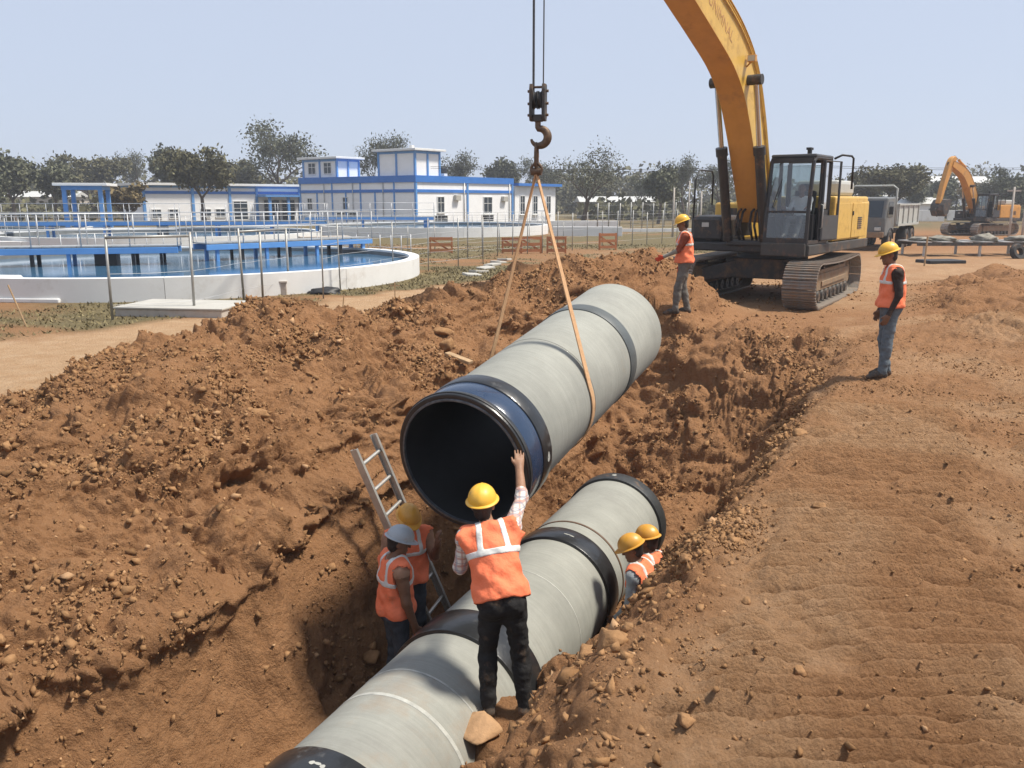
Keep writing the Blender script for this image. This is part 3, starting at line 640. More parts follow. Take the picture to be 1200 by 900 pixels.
SHOE = None
def shoe_mesh(wd):
    mb = MB(); mb.box((0, 0, 0), (.185, wd, .028))
    for gx in (-.068, .0, .068): mb.box((gx, 0, .030), (.018, wd, .034))
    mb.box((0, 0, -.045), (.15, .22, .06))
    o = mb.build('track_shoe', M['track_steel']); me = o.data; bpy.data.objects.remove(o); return me
def excavator(loc, rz_track, rz_upper, label, detail=True, boom_cl=None, paint='yellow', boom_w=.52, foot_x=.9, stick=None, bucket=None, scale=1.0, cyl_top=None):
    e = thing('excavator', loc, rz_track, label, 'excavator'); e.scale = (scale,)*3
    sh = shoe_mesh(.70)
    for sy in (-1, 1):
        y0 = sy*1.36
        mb = MB(); mb.bb((-1.75, y0-.17, .36), (1.55, y0+.17, .72)); mb.box((0, y0, .76), (2.9, .30, .10)); mb.bb((-1.3, y0+sy*.17, .44), (1.2, y0+sy*.20, .56))
        tr = mb.build('crawler_track', M['track_frame'], e, bevel=.02)
        for (cx, cz, rr) in ((1.95, .50, .40), (-1.95, .53, .40)):
            g = MB().rev([(-.12, .05), (-.12, rr*.55), (-.06, rr*.62), (-.06, rr), (.06, rr), (.06, rr*.62), (.12, rr*.55), (.12, .05)], (cx, y0, cz), (0, 1, 0), 24, True).build('idler_wheel' if cx > 0 else 'drive_sprocket', M['track_frame'], tr, 30)
        for k in range(8): MB().rev([(-.20, .03), (-.20, .12), (-.14, .14), (.14, .14), (.20, .12), (.20, .03)], (-1.45+k*.41, y0, .24), (0, 1, 0), 14, True).build('track_roller', M['dark_metal'], tr, 30)
        for k in (-.7, .8): MB().rev([(-.14, .02), (-.14, .075), (.14, .075), (.14, .02)], (k, y0, .86), (0, 1, 0), 12, True).build('carrier_roller', M['dark_metal'], tr, 30)
        # belt path: bottom flat, up round the idler, back over the top with a little sag
        path = []
        r = .47
        for k in range(40): path.append((-1.95+3.9*k/40, .055))
        path += [(1.95+r*math.cos(a), .515+(r-.01)*math.sin(a)) for a in np.linspace(-math.pi/2, math.pi/2, 24)]
        for k in range(1, 40): u = k/40; path.append((1.95-3.9*u, .985-.05*math.sin(u*math.pi)))
        path += [(-1.95+r*math.cos(a), .515+(r-.01)*math.sin(a)) for a in np.linspace(math.pi/2, 1.5*math.pi, 24)][:-1]
        P = np.array(path); P2 = np.vstack([P, P[:1]]); seg = np.hypot(*np.diff(P2, axis=0).T); cum = np.concatenate([[0], np.cumsum(seg)]); tot = cum[-1]
        n = int(round(tot/.195)); 
        pos = []
        for k in range(n):
            d = tot*k/n; x = np.interp(d, cum, P2[:, 0]); z = np.interp(d, cum, P2[:, 1]); d2 = (d+.02) % tot; d1 = (d-.02) % tot
            tx = np.interp(d2, cum, P2[:, 0])-np.interp(d1, cum, P2[:, 0]); tz = np.interp(d2, cum, P2[:, 1])-np.interp(d1, cum, P2[:, 1]); pos.append((x, z, math.atan2(tz, tx)))
        if detail:
            for (x, z, a) in pos:
                o = bpy.data.objects.new('track_shoe', sh); COL.objects.link(o); o.parent = tr; o.location = (x, y0, z); o.rotation_euler = (0, -a+math.pi, 0)
        else:
            mb = MB()
            for (x, z, a) in pos: mb.box((x, y0, z), (.17, .66, .05), ry=-a)
            mb.build('track_belt', M['track_steel'], tr)
    mb = MB(); mb.bb((-.85, -.75, .52), (.85, .75, .98))
    for sx in (-1, 1):
        for sy in (-1, 1):
            mb.add([(sx*.45, sy*.5, .94), (sx*.85, sy*.5, .94), (sx*1.25, sy*1.30, .72), (sx*.75, sy*1.30, .72), (sx*.45, sy*.5, .55), (sx*.85, sy*.5, .55), (sx*1.25, sy*1.30, .42), (sx*.75, sy*1.30, .42)], [(0,1,2,3),(4,7,6,5),(0,4,5,1),(1,5,6,2),(2,6,7,3),(3,7,4,0)])
    mb.build('car_body', M['dark_metal'], e, bevel=.02)
    mb = MB(); mb.rev([(.95, .0), (.95, .72), (1.06, .72), (1.06, .66), (1.16, .66), (1.16, 0)], (0, 0, 0), (0, 0, 1), 40).build('slew_ring', M['black_metal'], e, 30)
    # ---------- upper works turn with U
    U = Matrix.Rotation(rz_upper-rz_track, 4, 'Z')
    def part(name, m, fn, parent=e, smooth=None, bevel=0):
        mb = MB(); mb.M = U; fn(mb); return mb.build(name, m, parent, smooth, bevel)
    part('deck', M['black_metal'], lambda b: (b.bb((-2.4, -1.42, 1.16), (1.45, 1.42, 1.36)), b.bb((.5, -.45, 1.30), (1.55, .45, 1.42))), bevel=.03)
    part('deck_skirt', M['dark_metal'], lambda b: (b.bb((-3.1, 1.42, 1.14), (1.75, 1.50, 1.36)), b.bb((.15, .48, 1.12), (1.86, 1.44, 1.40))), bevel=.02)
    def cw(b):
        poly = [(-2.3, -1.47), (-3.02, -1.47)]+[(-3.02+.0-.5*math.sin(a), -1.47+2.94*k/10) for k, a in enumerate(np.linspace(.2, math.pi-.2, 11))]+[(-3.02, 1.47), (-2.3, 1.47)]
        b.prism(poly, (0, 0, 1.18), (1, 0, 0), (0, 1, 0), (0, 0, 1), 1.12)
    part('counterweight', M[paint], cw, bevel=.06)
    hood = part('engine_hood', M[paint], lambda b: (b.bb((-3.0, .48, 1.37), (-.10, 1.46, 2.40)), b.bb((-2.6, -1.44, 1.37), (-1.35, .48, 2.30))), bevel=.05)
    for (x0, x1) in ((-2.94, -1.56), (-1.50, -.18)):
        part('hood_door', M[paint], lambda b: b.bb((x0, 1.462, 1.42), (x1, 1.478, 2.24)), hood, bevel=.006)
    part('door_handle', M['black'], lambda b: b.bb((-1.60, 1.478, 1.95), (-1.54, 1.50, 2.05)), hood)
    part('vent_grille', M['dark_metal'], lambda b: [b.bb((-2.4, 1.478, 1.62+k*.05), (-2.05, 1.492, 1.65+k*.05)) for k in range(6)], hood)
    part('hood_cover', M['grey_paint'], lambda b: (b.bb((-2.6, .15, 2.40), (-1.25, 1.2, 2.78)),), hood, bevel=.09)
    part('exhaust_pipe', M['dark_metal'], lambda b: b.tube([(-1.9, -.6, 2.2), (-1.9, -.6, 2.75), (-2.0, -.6, 2.85)], .06, 12), hood, 40)
    part('fuel_tank', M[paint], lambda b: (b.bb((-1.30, -1.44, 1.37), (-.05, -.62, 2.25)),), bevel=.06)
    part('tank_hatch', M['dark_metal'], lambda b: (b.bb((-.05, -1.15, 1.95), (-.035, -.85, 2.12)),), bevel=.005)
    tb = part('tool_box', M['black_metal'], lambda b: (b.bb((-.0, -1.46, 1.34), (1.30, -.64, 1.96)),), bevel=.10)
    part('box_lamp', M['lamp'], lambda b: (b.bb((1.30, -1.15, 1.70), (1.325, -.98, 1.80)),), tb)
    part('handrail', M['black'], lambda b: b.tube([(1.26, -1.40, 1.9), (1.22, -1.40, 2.75), (1.0, -1.40, 3.0), (.3, -1.40, 3.0), (.2, -1.40, 2.9), (.2, -1.40, 2.2)], .022, 8), e, True)
    part('handrail', M['black'], lambda b: b.tube([(.0, -.72, 2.2), (-.05, -.72, 2.62), (-.9, -.72, 2.62), (-.95, -.72, 2.2)], .02, 8), e, True)
    # ---------- cab
    x0, x1, y0, y1, z0, z1 = .34, 1.80, .50, 1.46, 1.40, 3.22
    xs = 1.62            # the windscreen leans back at the top
    def cabframe(b):
        r = .045
        for y in (y0+.03, y1-.03):
            b.tube([(x1-.04, y, z0), (x1-.04, y, 2.05), (xs-.02, y, z1-.10), (xs-.14, y, z1-.03), (x0+.1, y, z1-.03), (x0+.03, y, z1-.10), (x0+.03, y, z0)], r, 8)
            b.tube([(.98, y, z0), (.98, y, z1-.04)], r*.9, 8)
        b.box((x1-.04, (y0+y1)/2, z0+.05), (.09, y1-y0, .12)); b.box((x1-.075, (y0+y1)/2, 2.06), (.06, y1-y0-.05, .05))
        b.box((xs-.04, (y0+y1)/2, z1-.08), (.10, y1-y0-.04, .10)); b.box((x0+.03, (y0+y1)/2, z1-.06), (.07, y1-y0, .08)); b.box((x0+.03, (y0+y1)/2, 2.1), (.07, y1-y0, .08))
        b.bb((x0, y0, z0), (x0+.07, y1, 2.1)); b.bb((x0, y0, z0), (x1-.05, y0+.04, 1.95)); b.bb((x0, y0, z0-.02), (x1-.02, y1, z0+.05))
    cab = part('cab', M['black_metal'], cabframe, e, 40)
    part('cab_roof', M['dark_grey'], lambda b: (b.bb((x0-.02, y0-.01, z1-.03), (xs-.05, y1+.01, z1+.05)),), cab, bevel=.035)
    def pane(pts): return part('window_pane', M['glass'], lambda b: b.add([p for p in pts], [tuple(range(len(pts)))]), cab)
    ya, yb = y0+.07, y1-.07
    pane([(x1-.045, ya, 2.08), (x1-.045, yb, 2.08), (xs-.02, yb, z1-.13), (xs-.02, ya, z1-.13)])
    pane([(x1-.01, ya, z0+.11), (x1-.01, yb, z0+.11), (x1-.04, yb, 2.04), (x1-.04, ya, 2.04)])
    pane([(1.02, y0+.02, 1.97), (x1-.09, y0+.02, 1.97), (xs-.06, y0+.02, z1-.12), (1.02, y0+.02, z1-.12)])
    pane([(x0+.07, y0+.02, 1.97), (.94, y0+.02, 1.97), (.94, y0+.02, z1-.12), (x0+.07, y0+.02, z1-.12)])
    pane([(x0+.03, ya, 2.14), (x0+.03, yb, 2.14), (x0+.03, yb, z1-.14), (x0+.03, ya, z1-.14)])
    pane([(x0+.08, y1-.03, 2.12), (.94, y1-.03, 2.12), (.94, y1-.03, z1-.12), (x0+.08, y1-.03, z1-.12)])
    part('side_panel', M['black_metal'], lambda b: b.bb((x0+.06, y1-.05, z0+.04), (.94, y1-.01, 2.10)), cab, bevel=.01)
    # door swung half open
    def door(b):
        hx, hy = .98, y1+.03; a = R(10); c, s_ = math.cos(a), math.sin(a)
        def q(u, z): return (hx-u*c*.74, hy+u*s_*.74, z)
        b.tube([q(0, z0+.05), q(0, z1-.08), q(1, z1-.08), q(1, z0+.05), q(0, z0+.05)], .028, 8)
        b.add([q(.02, z0+.06), q(.98, z0+.06), q(.98, 1.98), q(.02, 1.98), (q(.02, 0)[0]+.02, q(.02, 0)[1]+.03, z0+.06), (q(.98, 0)[0]+.02, q(.98, 0)[1]+.03, z0+.06), (q(.98, 0)[0]+.02, q(.98, 0)[1]+.03, 1.98), (q(.02, 0)[0]+.02, q(.02, 0)[1]+.03, 1.98)], [(0,1,2,3),(7,6,5,4),(0,4,5,1),(3,2,6,7),(0,3,7,4),(1,5,6,2)])
    part('cab_door', M['dark_grey'], door, cab)
    part('grab_handle', M['grey_metal'], lambda b: b.tube([(1.06, y1+.02, 1.7), (1.06, y1+.07, 1.72), (1.06, y1+.07, 2.2), (1.06, y1+.02, 2.22)], .014, 6), cab, True)
    part('seat', M['seat'], lambda b: (b.bb((.62, .72, 1.55), (1.12, 1.22, 1.78)), b.box((.60, .97, 2.12), (.14, .48, .80), ry=R(-10)), b.box((.52, .97, 2.58), (.10, .26, .18), ry=R(-10))), cab, bevel=.05)
    part('control_console', M['black'], lambda b: (b.bb((1.0, .55, 1.42), (1.25, .68, 2.0)), b.bb((1.0, 1.25, 1.42), (1.2, 1.36, 2.0)), b.tube([(1.22, .64, 1.95), (1.28, .66, 2.2)], .02), b.tube([(1.18, 1.28, 1.95), (1.26, 1.27, 2.2)], .02)), cab)
    part('wiper', M['black'], lambda b: b.tube([(1.79, .66, 2.15), (1.72, .82, 2.75)], .012, 6), cab)
    part('mirror_bracket', M['black'], lambda b: b.tube([(.40, 1.50, z1-.02), (.36, 1.66, z1+.06), (-.05, 1.75, z1+.05), (-.10, 1.78, z1), (-.12, 1.78, 2.55)], .024, 8), cab, True)
    part('roof_lamp', M['black'], lambda b: (b.tube([(1.2, 1.2, z1+.05), (1.2, 1.2, z1+.16)], .05, 8), b.box((1.2, 1.2, z1+.17), (.18, .10, .05))), cab)
    # ---------- boom
    cl = smooth_cl(boom_cl, 6); wdt = boom_w
    bm_ = girder(e, 'boom', cl, wdt, M[paint], U)
    strip_flange(bm_, cl, wdt, M[paint], U, 1); strip_flange(bm_, cl, wdt, M['orange_yellow'], U, -1)
    fx, fz, _ = boom_cl[0]
    part('boom_bracket', M['black_metal'], lambda b: [b.prism([(-.55, -.45), (.45, -.45), (.28, .18), (.0, .30), (-.30, .15)], (fx, sy*(wdt/2+.04)-.03, fz), (1, 0, 0), (0, 0, 1), (0, 1, 0), .06) for sy in (-1, 1)], e, bevel=.01)
    part('boom_foot_pin', M['grey_metal'], lambda b: b.tube([(fx, -wdt/2-.1, fz), (fx, wdt/2+.1, fz)], .09, 14), e, 40)
    tx, tz = cyl_top
    for sy in (-1, 1):
        cylinder_ram(e, (1.50, sy*(wdt/2+.16), 1.42), (tx, sy*(wdt/2+.16), tz), .60, .105, U)
    part('cylinder_pin', M['dark_metal'], lambda b: b.tube([(tx, -wdt/2-.30, tz), (tx, wdt/2+.30, tz)], .105, 16), bm_, 40)
    for k, yy in enumerate((-.20, -.10, .10, .20)):
        part('hydraulic_hose', M['rubber'], lambda b: b.tube([(1.35, yy, 1.42), (1.62, yy*1.1, 1.75), (1.50, yy, 2.05), (1.15, yy, 2.20), (1.0, yy*.8, 1.9)], .028, 8), e, True)
    for k, yy in enumerate((.36, .43)):
        part('hydraulic_hose', M['rubber'], lambda b: b.tube([(1.44, yy, 1.40), (1.62, yy, 1.70), (1.60, yy, 2.0)], .022, 8), e, True)
    if detail:
        top, bot = offset_profile(cl)
        for yy in (-.12, -.05, .05, .12):
            b2 = MB(); b2.M = U; b2.tube([(p[0]-.02, yy, p[1]+.06) for p in top[2:]], .018, 6).build('pressure_pipe', M['black_metal'], bm_, True)
        for off in (.10, .17):
            b2 = MB(); b2.M = U; b2.tube([(p[0]*(1-off)+q[0]*off, wdt/2+.028, p[1]*(1-off)+q[1]*off) for p, q in zip(top[3:], bot[3:])], .016, 6).build('pressure_pipe', M[paint], bm_, True)
        mid = len(cl)//2+2; bx, bz, _ = cl[mid]
        wl = part('work_lamp', M['orange_yellow'], lambda b: (b.box((bx-.30, wdt/2+.12, bz-.10), (.10, .17, .14)), b.tube([(bx-.32, wdt/2, bz-.25), (bx-.32, wdt/2+.10, bz-.16)], .02, 6)), bm_, bevel=.015)
        part('lens', M['lamp'], lambda b: b.box((bx-.245, wdt/2+.12, bz-.10), (.012, .14, .11)), wl)
    if stick:
        girder(e, 'stick', smooth_cl(stick[0], 4), stick[1], M[paint], U)
        if bucket:
            bx, bz, a = bucket; c, s_ = math.cos(a), math.sin(a)
            pr = [(0, 0), (.15, .42), (.05, .85), (-.35, 1.15), (-.85, 1.10), (-1.0, 1.0), (-.80, .55), (-.5, .1), (-.2, -.1)]
            pr = [(p[0]*c-p[1]*s_, p[0]*s_+p[1]*c) for p in pr]
            part('bucket', M['dark_metal'], lambda b: b.prism(pr, (bx, -.55, bz), (1, 0, 0), (0, 0, 1), (0, 1, 0), 1.1), e, bevel=.02)
            part('bucket_linkage', M['dark_metal'], lambda b: (b.tube([(bx+.1, 0, bz+.7), (bx+.45, 0, bz+.45)], .06), b.tube([(bx+.45, 0, bz+.45), (bx+.1, 0, bz-.05)], .06)), e)
        sx, sz, s2x, s2z = stick[2]
        cylinder_ram(e, (sx, 0, sz), (s2x, 0, s2z), .6, .09, U, paint)
        if len(stick) > 3: cylinder_ram(e, (stick[3][0], 0, stick[3][1]), (stick[3][2], 0, stick[3][3]), .62, .07, U)
    return e, U
M['grey_paint'] = mat('grey_cover_paint', (.40, .40, .37), .55, 0, .1, 3, .04, 60, dirt=.2)
M['dark_grey'] = mat('dark_grey_paint', (.055, .058, .06), .42, 0, .2, 4, .04, 60, dirt=.2)
M['lamp'] = mat('lamp_lens', (.45, .45, .42), .2, 0, .1, 8)
M['seat'] = mat('seat_fabric', (.03, .03, .032), .85, 0, .2, 9)
EX = (6.15, 20.7, 0.0); A_T = -R(90+32); A_U = -R(90+36)
exc, EU = excavator(EX, A_T, A_U, 'big yellow excavator standing at the trench end with a black cab and raised boom', True,
    [(.9, 1.95, .62), (1.38, 2.95, .76), (1.88, 3.95, .88), (2.42, 4.74, .95), (3.15, 5.30, .92), (4.2, 5.78, .88), (5.4, 6.25, .78), (7.4, 7.0, .5)],
    stick=([(7.0, 7.1, .5), (7.9, 7.2, .75), (10.4, 6.8, .35)], .42, (4.4, 6.5, 7.75, 7.55)), cyl_top=(2.55, 4.72))
# faded lettering on the boom side
def boom_text():
    cu = bpy.data.curves.new('boom_lettering', 'FONT'); cu.body = 'UNIMNAL'; cu.size = .30; cu.extrude = .001; cu.space_character = 1.0
    o = bpy.data.objects.new('boom_lettering', cu); COL.objects.link(o); dg = bpy.context.evaluated_depsgraph_get(); me = bpy.data.meshes.new_from_object(o.evaluated_get(dg)); bpy.data.objects.remove(o)
    me.materials.clear(); me.materials.append(mat('faded_lettering', (.42, .22, .08), .6, 0, .3, 20))
    # the machine's left side: text reads with its baseline along the boom, from tip to foot
    a = math.atan2(5.78-5.30, 4.2-3.15)
    ex = Vector((-math.cos(a), 0, -math.sin(a))); ey = Vector((-math.sin(a), 0, math.cos(a))); ez = Vector((0, 1, 0))
    m = Matrix((( ex.x, ey.x, ez.x, 4.72), (ex.y, ey.y, ez.y, .2635), (ex.z, ey.z, ez.z, 5.86), (0, 0, 0, 1)))
    me.transform(EU @ m); bo = [c for c in exc.children if c.name.startswith('boom') and 'bracket' not in c.name and 'pin' not in c.name][0]
    finish('boom_lettering', me, bo)
boom_text()
# the second machine working far behind
exc2, _ = excavator((31.8, 59.0, .0), R(205), R(212), 'orange excavator working far behind the parked truck with bent arm and bucket', False,
    [(.9, 1.85, .55), (1.5, 2.9, .70), (2.3, 4.0, .75), (3.3, 4.9, .65), (4.9, 5.5, .45)], paint='orange_yellow',
    stick=([(4.5, 5.95, .35), (4.95, 5.5, .6), (5.6, 3.9, .4), (6.0, 2.5, .28)], .36, (2.9, 5.3, 4.5, 6.1), (5.2, 5.6, 5.9, 3.2)), bucket=(5.9, 1.6, R(-12)), cyl_top=(2.35, 3.85), scale=.84)
tag(exc2, cat='excavator')

# ---------------------------------------------------------------- truck
M['truck_grey'] = mat('truck_body_grey', (.38, .39, .36), .6, 0, .12, 2, .06, 40, dirt=.25)
M['truck_dark'] = mat('truck_cab_dark', (.13, .135, .13), .5, 0, .15, 2, .04, 40, dirt=.25)
def truck(loc, rz):
    t = thing('dump_truck', loc, rz, 'dusty grey dump truck parked behind the big excavator with a ribbed tipping body', 'truck')
    t.scale = (.92, .92, .88)
    MB().bb((-3.9, -.45, .75), (3.6, .45, 1.0)).build('chassis', M['black_metal'], t)
    def wheel(x, y, wd=.30, r=.52):
        w_ = MB().rev([(-wd/2, .28), (-wd/2, r-.06), (-wd/2+.05, r), (wd/2-.05, r), (wd/2, r-.06), (wd/2, .28)], (x, y, r), (0, 1, 0), 28, True).build('wheel', M['rubber'], t, 35)
        MB().rev([(-wd/2+.04, .02), (-wd/2+.02, .16), (-wd/2+.08, .24), (-wd/2+.02, .29), (wd/2-.02, .29), (wd/2-.08, .24), (wd/2-.02, .16), (wd/2-.04, .02)], (x, y, r), (0, 1, 0), 20, True).build('rim', M['track_frame'], w_, 30)
    for y in (-1.05, 1.05): wheel(2.6, y)
    for x in (-1.4, -2.75):
        for y in (-1.0, 1.0): wheel(x, y, .55)
    cb = MB(); cb.prism([(1.75, .75), (3.75, .75), (3.80, 1.7), (3.55, 2.75), (1.85, 2.80), (1.75, 2.6)], (0, -1.18, 0), (1, 0, 0), (0, 0, 1), (0, 1, 0), 2.36)
    c = cb.build('cab', M['truck_dark'], t, bevel=.07)
    MB().add([(3.81, -1.0, 1.75), (3.81, 1.0, 1.75), (3.60, 1.0, 2.6), (3.60, -1.0, 2.6)], [(0, 1, 2, 3)]).build('windscreen', M['win_dark'], c)
    for y in (-1.195, 1.195): MB().add([(2.3, y, 1.75), (3.5, y, 1.75), (3.35, y, 2.55), (2.3, y, 2.55)], [(0, 1, 2, 3)]).build('side_window', M['win_dark'], c)
    MB().box((3.85, 0, .85), (.14, 2.3, .3)).build('bumper', M['track_frame'], c, bevel=.03)
    for y in (-.85, .85): MB().box((3.85, y, 1.15), (.08, .3, .18)).build('headlight', M['lamp'], c, bevel=.02)
    for y in (-1.35, 1.35): MB().box((3.5, y, 2.1), (.06, .2, .4)).build('mirror', M['black'], c)
    MB().tube([(1.55, 1.15, 1.2), (1.55, 1.15, 3.25), (1.55, .95, 3.4), (1.55, -.95, 3.4), (1.55, -1.15, 3.25), (1.55, -1.15, 1.2)], .05, 8).build('head_frame', M['truck_grey'], t, True)
    bd = MB(); bd.bb((-3.95, -1.22, 1.22), (1.45, 1.22, 1.36)); bd.bb((-3.95, 1.16, 1.36), (1.45, 1.24, 2.42)); bd.bb((-3.95, -1.24, 1.36), (1.45, -1.16, 2.42)); bd.bb((1.39, -1.16, 1.36), (1.45, 1.16, 2.55)); bd.bb((-3.95, -1.16, 1.36), (-3.88, 1.16, 2.35))
    bo = bd.build('tipping_body', M['truck_grey'], t, bevel=.02)
    for sy in (-1, 1):
        for x in (-3.85, -2.5, -1.2, .1, 1.3): MB().box((x, sy*1.27, 1.86), (.10, .06, 1.16)).build('body_rib', M['truck_grey'], bo)
        MB().box((-1.25, sy*1.275, 2.40), (5.4, .09, .10)).build('body_rail', M['truck_grey'], bo); MB().box((-1.25, sy*1.275, 1.30), (5.4, .09, .12)).build('body_rail', M['truck_grey'], bo)
    for x in (2.6, -1.4, -2.75):
        for sy in (-1, 1): MB().add([(x+.68*math.cos(a), sy*y, .52+.66*math.sin(a)) for a in np.linspace(.1, math.pi-.1, 9) for y in (.85, 1.24)], [(2*k, 2*k+1, 2*k+3, 2*k+2) for k in range(8)]).build('mudguard', M['black'], t, True)
truck((18.3, 43.4, 0), math.atan2(-5.5, -3.9))
# ================================================================ PEOPLE
def sd_cone(p, a, b, ra, rb):
    a = np.array(a, np.float32); b = np.array(b, np.float32); ab = b-a; h = np.clip(((p-a)@ab)/(ab@ab+1e-9), 0, 1)
    return np.linalg.norm(p-a-h[..., None]*ab, axis=-1)-(ra+(rb-ra)*h)
def sd_ell(p, c, r, Rm=None):
    q = p-np.array(c, np.float32)
    if Rm is not None: q = q@np.array(Rm, np.float32)
    r = np.array(r, np.float32); k0 = np.linalg.norm(q/r, axis=-1); k1 = np.linalg.norm(q/(r*r), axis=-1)
    return k0*(k0-1)/np.maximum(k1, 1e-6)
def smin(a, b, k):
    h = np.clip(.5+.5*(b-a)/k, 0, 1); return b*(1-h)+a*h-k*h*(1-h)
def surface_nets(V, org, vx):
    """closed surface of V<0 as quads"""
    nx, ny, nz = V.shape; ins = V < 0
    c = np.zeros((nx-1, ny-1, nz-1), np.int8)
    for i in (0, 1):
        for j in (0, 1):
            for k in (0, 1): c += ins[i:nx-1+i, j:ny-1+j, k:nz-1+k]
    act = np.argwhere((c > 0) & (c < 8)); idm = -np.ones(c.shape, np.int32); idm[tuple(act.T)] = np.arange(len(act))
    acc = np.zeros((len(act), 3)); cnt = np.zeros(len(act))
    for ax in range(3):
        o1, o2 = [q for q in range(3) if q != ax]
        for a in (0, 1):
            for b in (0, 1):
                off = np.zeros(3, int); off[o1] = a; off[o2] = b; p0 = act+off; p1 = p0.copy(); p1[:, ax] += 1
                v0 = V[tuple(p0.T)]; v1 = V[tuple(p1.T)]; m = (v0 < 0) != (v1 < 0); t = v0[m]/(v0[m]-v1[m])
                q = p0[m].astype(float); q[:, ax] += t; acc[m] += q; cnt[m] += 1
    verts = acc/cnt[:, None]*vx+org
    quads = []
    for ax in range(3):
        o1, o2 = (ax+1) % 3, (ax+2) % 3
        sl0 = [slice(None)]*3; sl1 = [slice(None)]*3; sl0[ax] = slice(0, -1); sl1[ax] = slice(1, None)
        d = ins[tuple(sl0)].astype(np.int8)-ins[tuple(sl1)].astype(np.int8); e = np.argwhere(d != 0)
        e = e[(e[:, o1] > 0) & (e[:, o2] > 0) & (e[:, o1] < c.shape[o1]) & (e[:, o2] < c.shape[o2])]
        s = d[tuple(e.T)]
        def cell(a, b): q = e.copy(); q[:, o1] -= a; q[:, o2] -= b; return idm[tuple(q.T)]
        qd = np.stack([cell(1, 1), cell(0, 1), cell(0, 0), cell(1, 0)], 1); fl = s < 0; qd[fl] = qd[fl][:, ::-1]; quads.append(qd)
    return verts, np.concatenate(quads)
class SDF:
    """rounded solids blended on a grid; every solid remembers its cloth"""
    def __init__(s, lo, hi, vx):
        s.lo = np.array(lo, float); s.vx = vx; s.n = np.ceil((np.array(hi)-s.lo)/vx).astype(int)+1
        s.V = np.full(s.n, .5, np.float32); s.prims = []
    def _box(s, lo, hi):
        a = np.clip(np.floor((np.array(lo)-s.lo)/s.vx).astype(int), 0, s.n); b = np.clip(np.ceil((np.array(hi)-s.lo)/s.vx).astype(int)+1, 0, s.n); return a, b
    def _pts(s, a, b):
        g = [((np.arange(a[i], b[i]))*s.vx+s.lo[i]).astype(np.float32) for i in range(3)]
        return np.stack(np.meshgrid(*g, indexing='ij'), -1)
    def put(s, fn, lo, hi, k=.03, m=0):
        mg = .06; a, b = s._box(np.array(lo)-mg, np.array(hi)+mg)
        if (b <= a).any(): return
        sl = tuple(slice(a[i], b[i]) for i in range(3)); s.V[sl] = smin(s.V[sl], fn(s._pts(a, b)), k); s.prims.append((fn, m))
    def cone(s, a, b, ra, rb, k=.03, m=0):
        a = np.array(a, float); b = np.array(b, float); r = max(ra, rb)
        s.put(lambda p: sd_cone(p, a, b, ra, rb), np.minimum(a, b)-r, np.maximum(a, b)+r, k, m)
    def ell(s, c, r, k=.03, m=0, Rm=None):
        c = np.array(c, float); q = max(r); s.put(lambda p: sd_ell(p, c, r, Rm), c-q, c+q, k, m)
    def mesh(s): return surface_nets(s.V, s.lo, s.vx)
    def classify(s, pts):
        best = np.full(len(pts), 9., np.float32); mi = np.zeros(len(pts), int); pts = pts.astype(np.float32)
        for fn, m in s.prims:
            d = fn(pts); u = d < best; best[u] = d[u]; mi[u] = m
        return mi
def nz_(v): v = np.array(v, float); return v/np.linalg.norm(v)
def cloth_mat(name, col, var=.14, vs=7, bump=.5, bs=14, rough=.85):
    m = mat(name, col, rough, 0, var, vs, bump, bs, spec=.2, dirt=.16, ds=5, dcol=(.24, .15, .09))
    for q in m.node_tree.nodes:
        if q.type == 'BUMP': q.inputs['Distance'].default_value = .035
    return m
def plaid_mat(name):
    m = cloth_mat(name, (.62, .58, .52)); t = m.node_tree; n = t.nodes; L = t.links; b = n['Principled BSDF']; src = b.inputs['Base Color'].links[0].from_socket
    tc = n.new('ShaderNodeTexCoord'); sp = n.new('ShaderNodeSeparateXYZ'); L.new(tc.outputs['Object'], sp.inputs[0])
    def lines(o, f, w_, col, src, ph=0):
        a = n.new('ShaderNodeMath'); a.operation = 'MULTIPLY_ADD'; L.new(o, a.inputs[0]); a.inputs[1].default_value = f; a.inputs[2].default_value = ph
        fr = n.new('ShaderNodeMath'); fr.operation = 'FRACT'; L.new(a.outputs[0], fr.inputs[0])
        lt = n.new('ShaderNodeMath'); lt.operation = 'LESS_THAN'; L.new(fr.outputs[0], lt.inputs[0]); lt.inputs[1].default_value = w_
        ml = n.new('ShaderNodeMath'); ml.operation = 'MULTIPLY'; L.new(lt.outputs[0], ml.inputs[0]); ml.inputs[1].default_value = .62
        x = n.new('ShaderNodeMix'); x.data_type = 'RGBA'; L.new(ml.outputs[0], x.inputs[0]); L.new(src, x.inputs[6]); x.inputs[7].default_value = (*col, 1); return x.outputs[2]
    c = src
    c = lines(sp.outputs[2], 17, .30, (.40, .16, .12), c); c = lines(sp.outputs[0], 19, .28, (.42, .20, .15), c, .3)
    c = lines(sp.outputs[1], 18, .22, (.25, .27, .33), c, .1); c = lines(sp.outputs[2], 17, .10, (.16, .18, .24), c, .55)
    L.new(c, b.inputs['Base Color']); return m
M['skin'] = mat('skin', (.17, .085, .048), .55, 0, .12, 12, .15, 60, spec=.35)
M['skin2'] = mat('skin_tan', (.27, .145, .085), .55, 0, .12, 12, .15, 60, spec=.35)
M['hair'] = mat('hair', (.012, .010, .009), .6, 0, .2, 30, .4, 90)
M['vest'] = cloth_mat('orange_vest', (.84, .205, .095), .10, 5, .8, 9, .75)
M['tape'] = mat('reflective_tape', (.62, .62, .58), .45, 0, .12, 14, .2, 30)
M['jeans'] = cloth_mat('blue_grey_jeans', (.115, .14, .16), .25, 9, .7, 12)
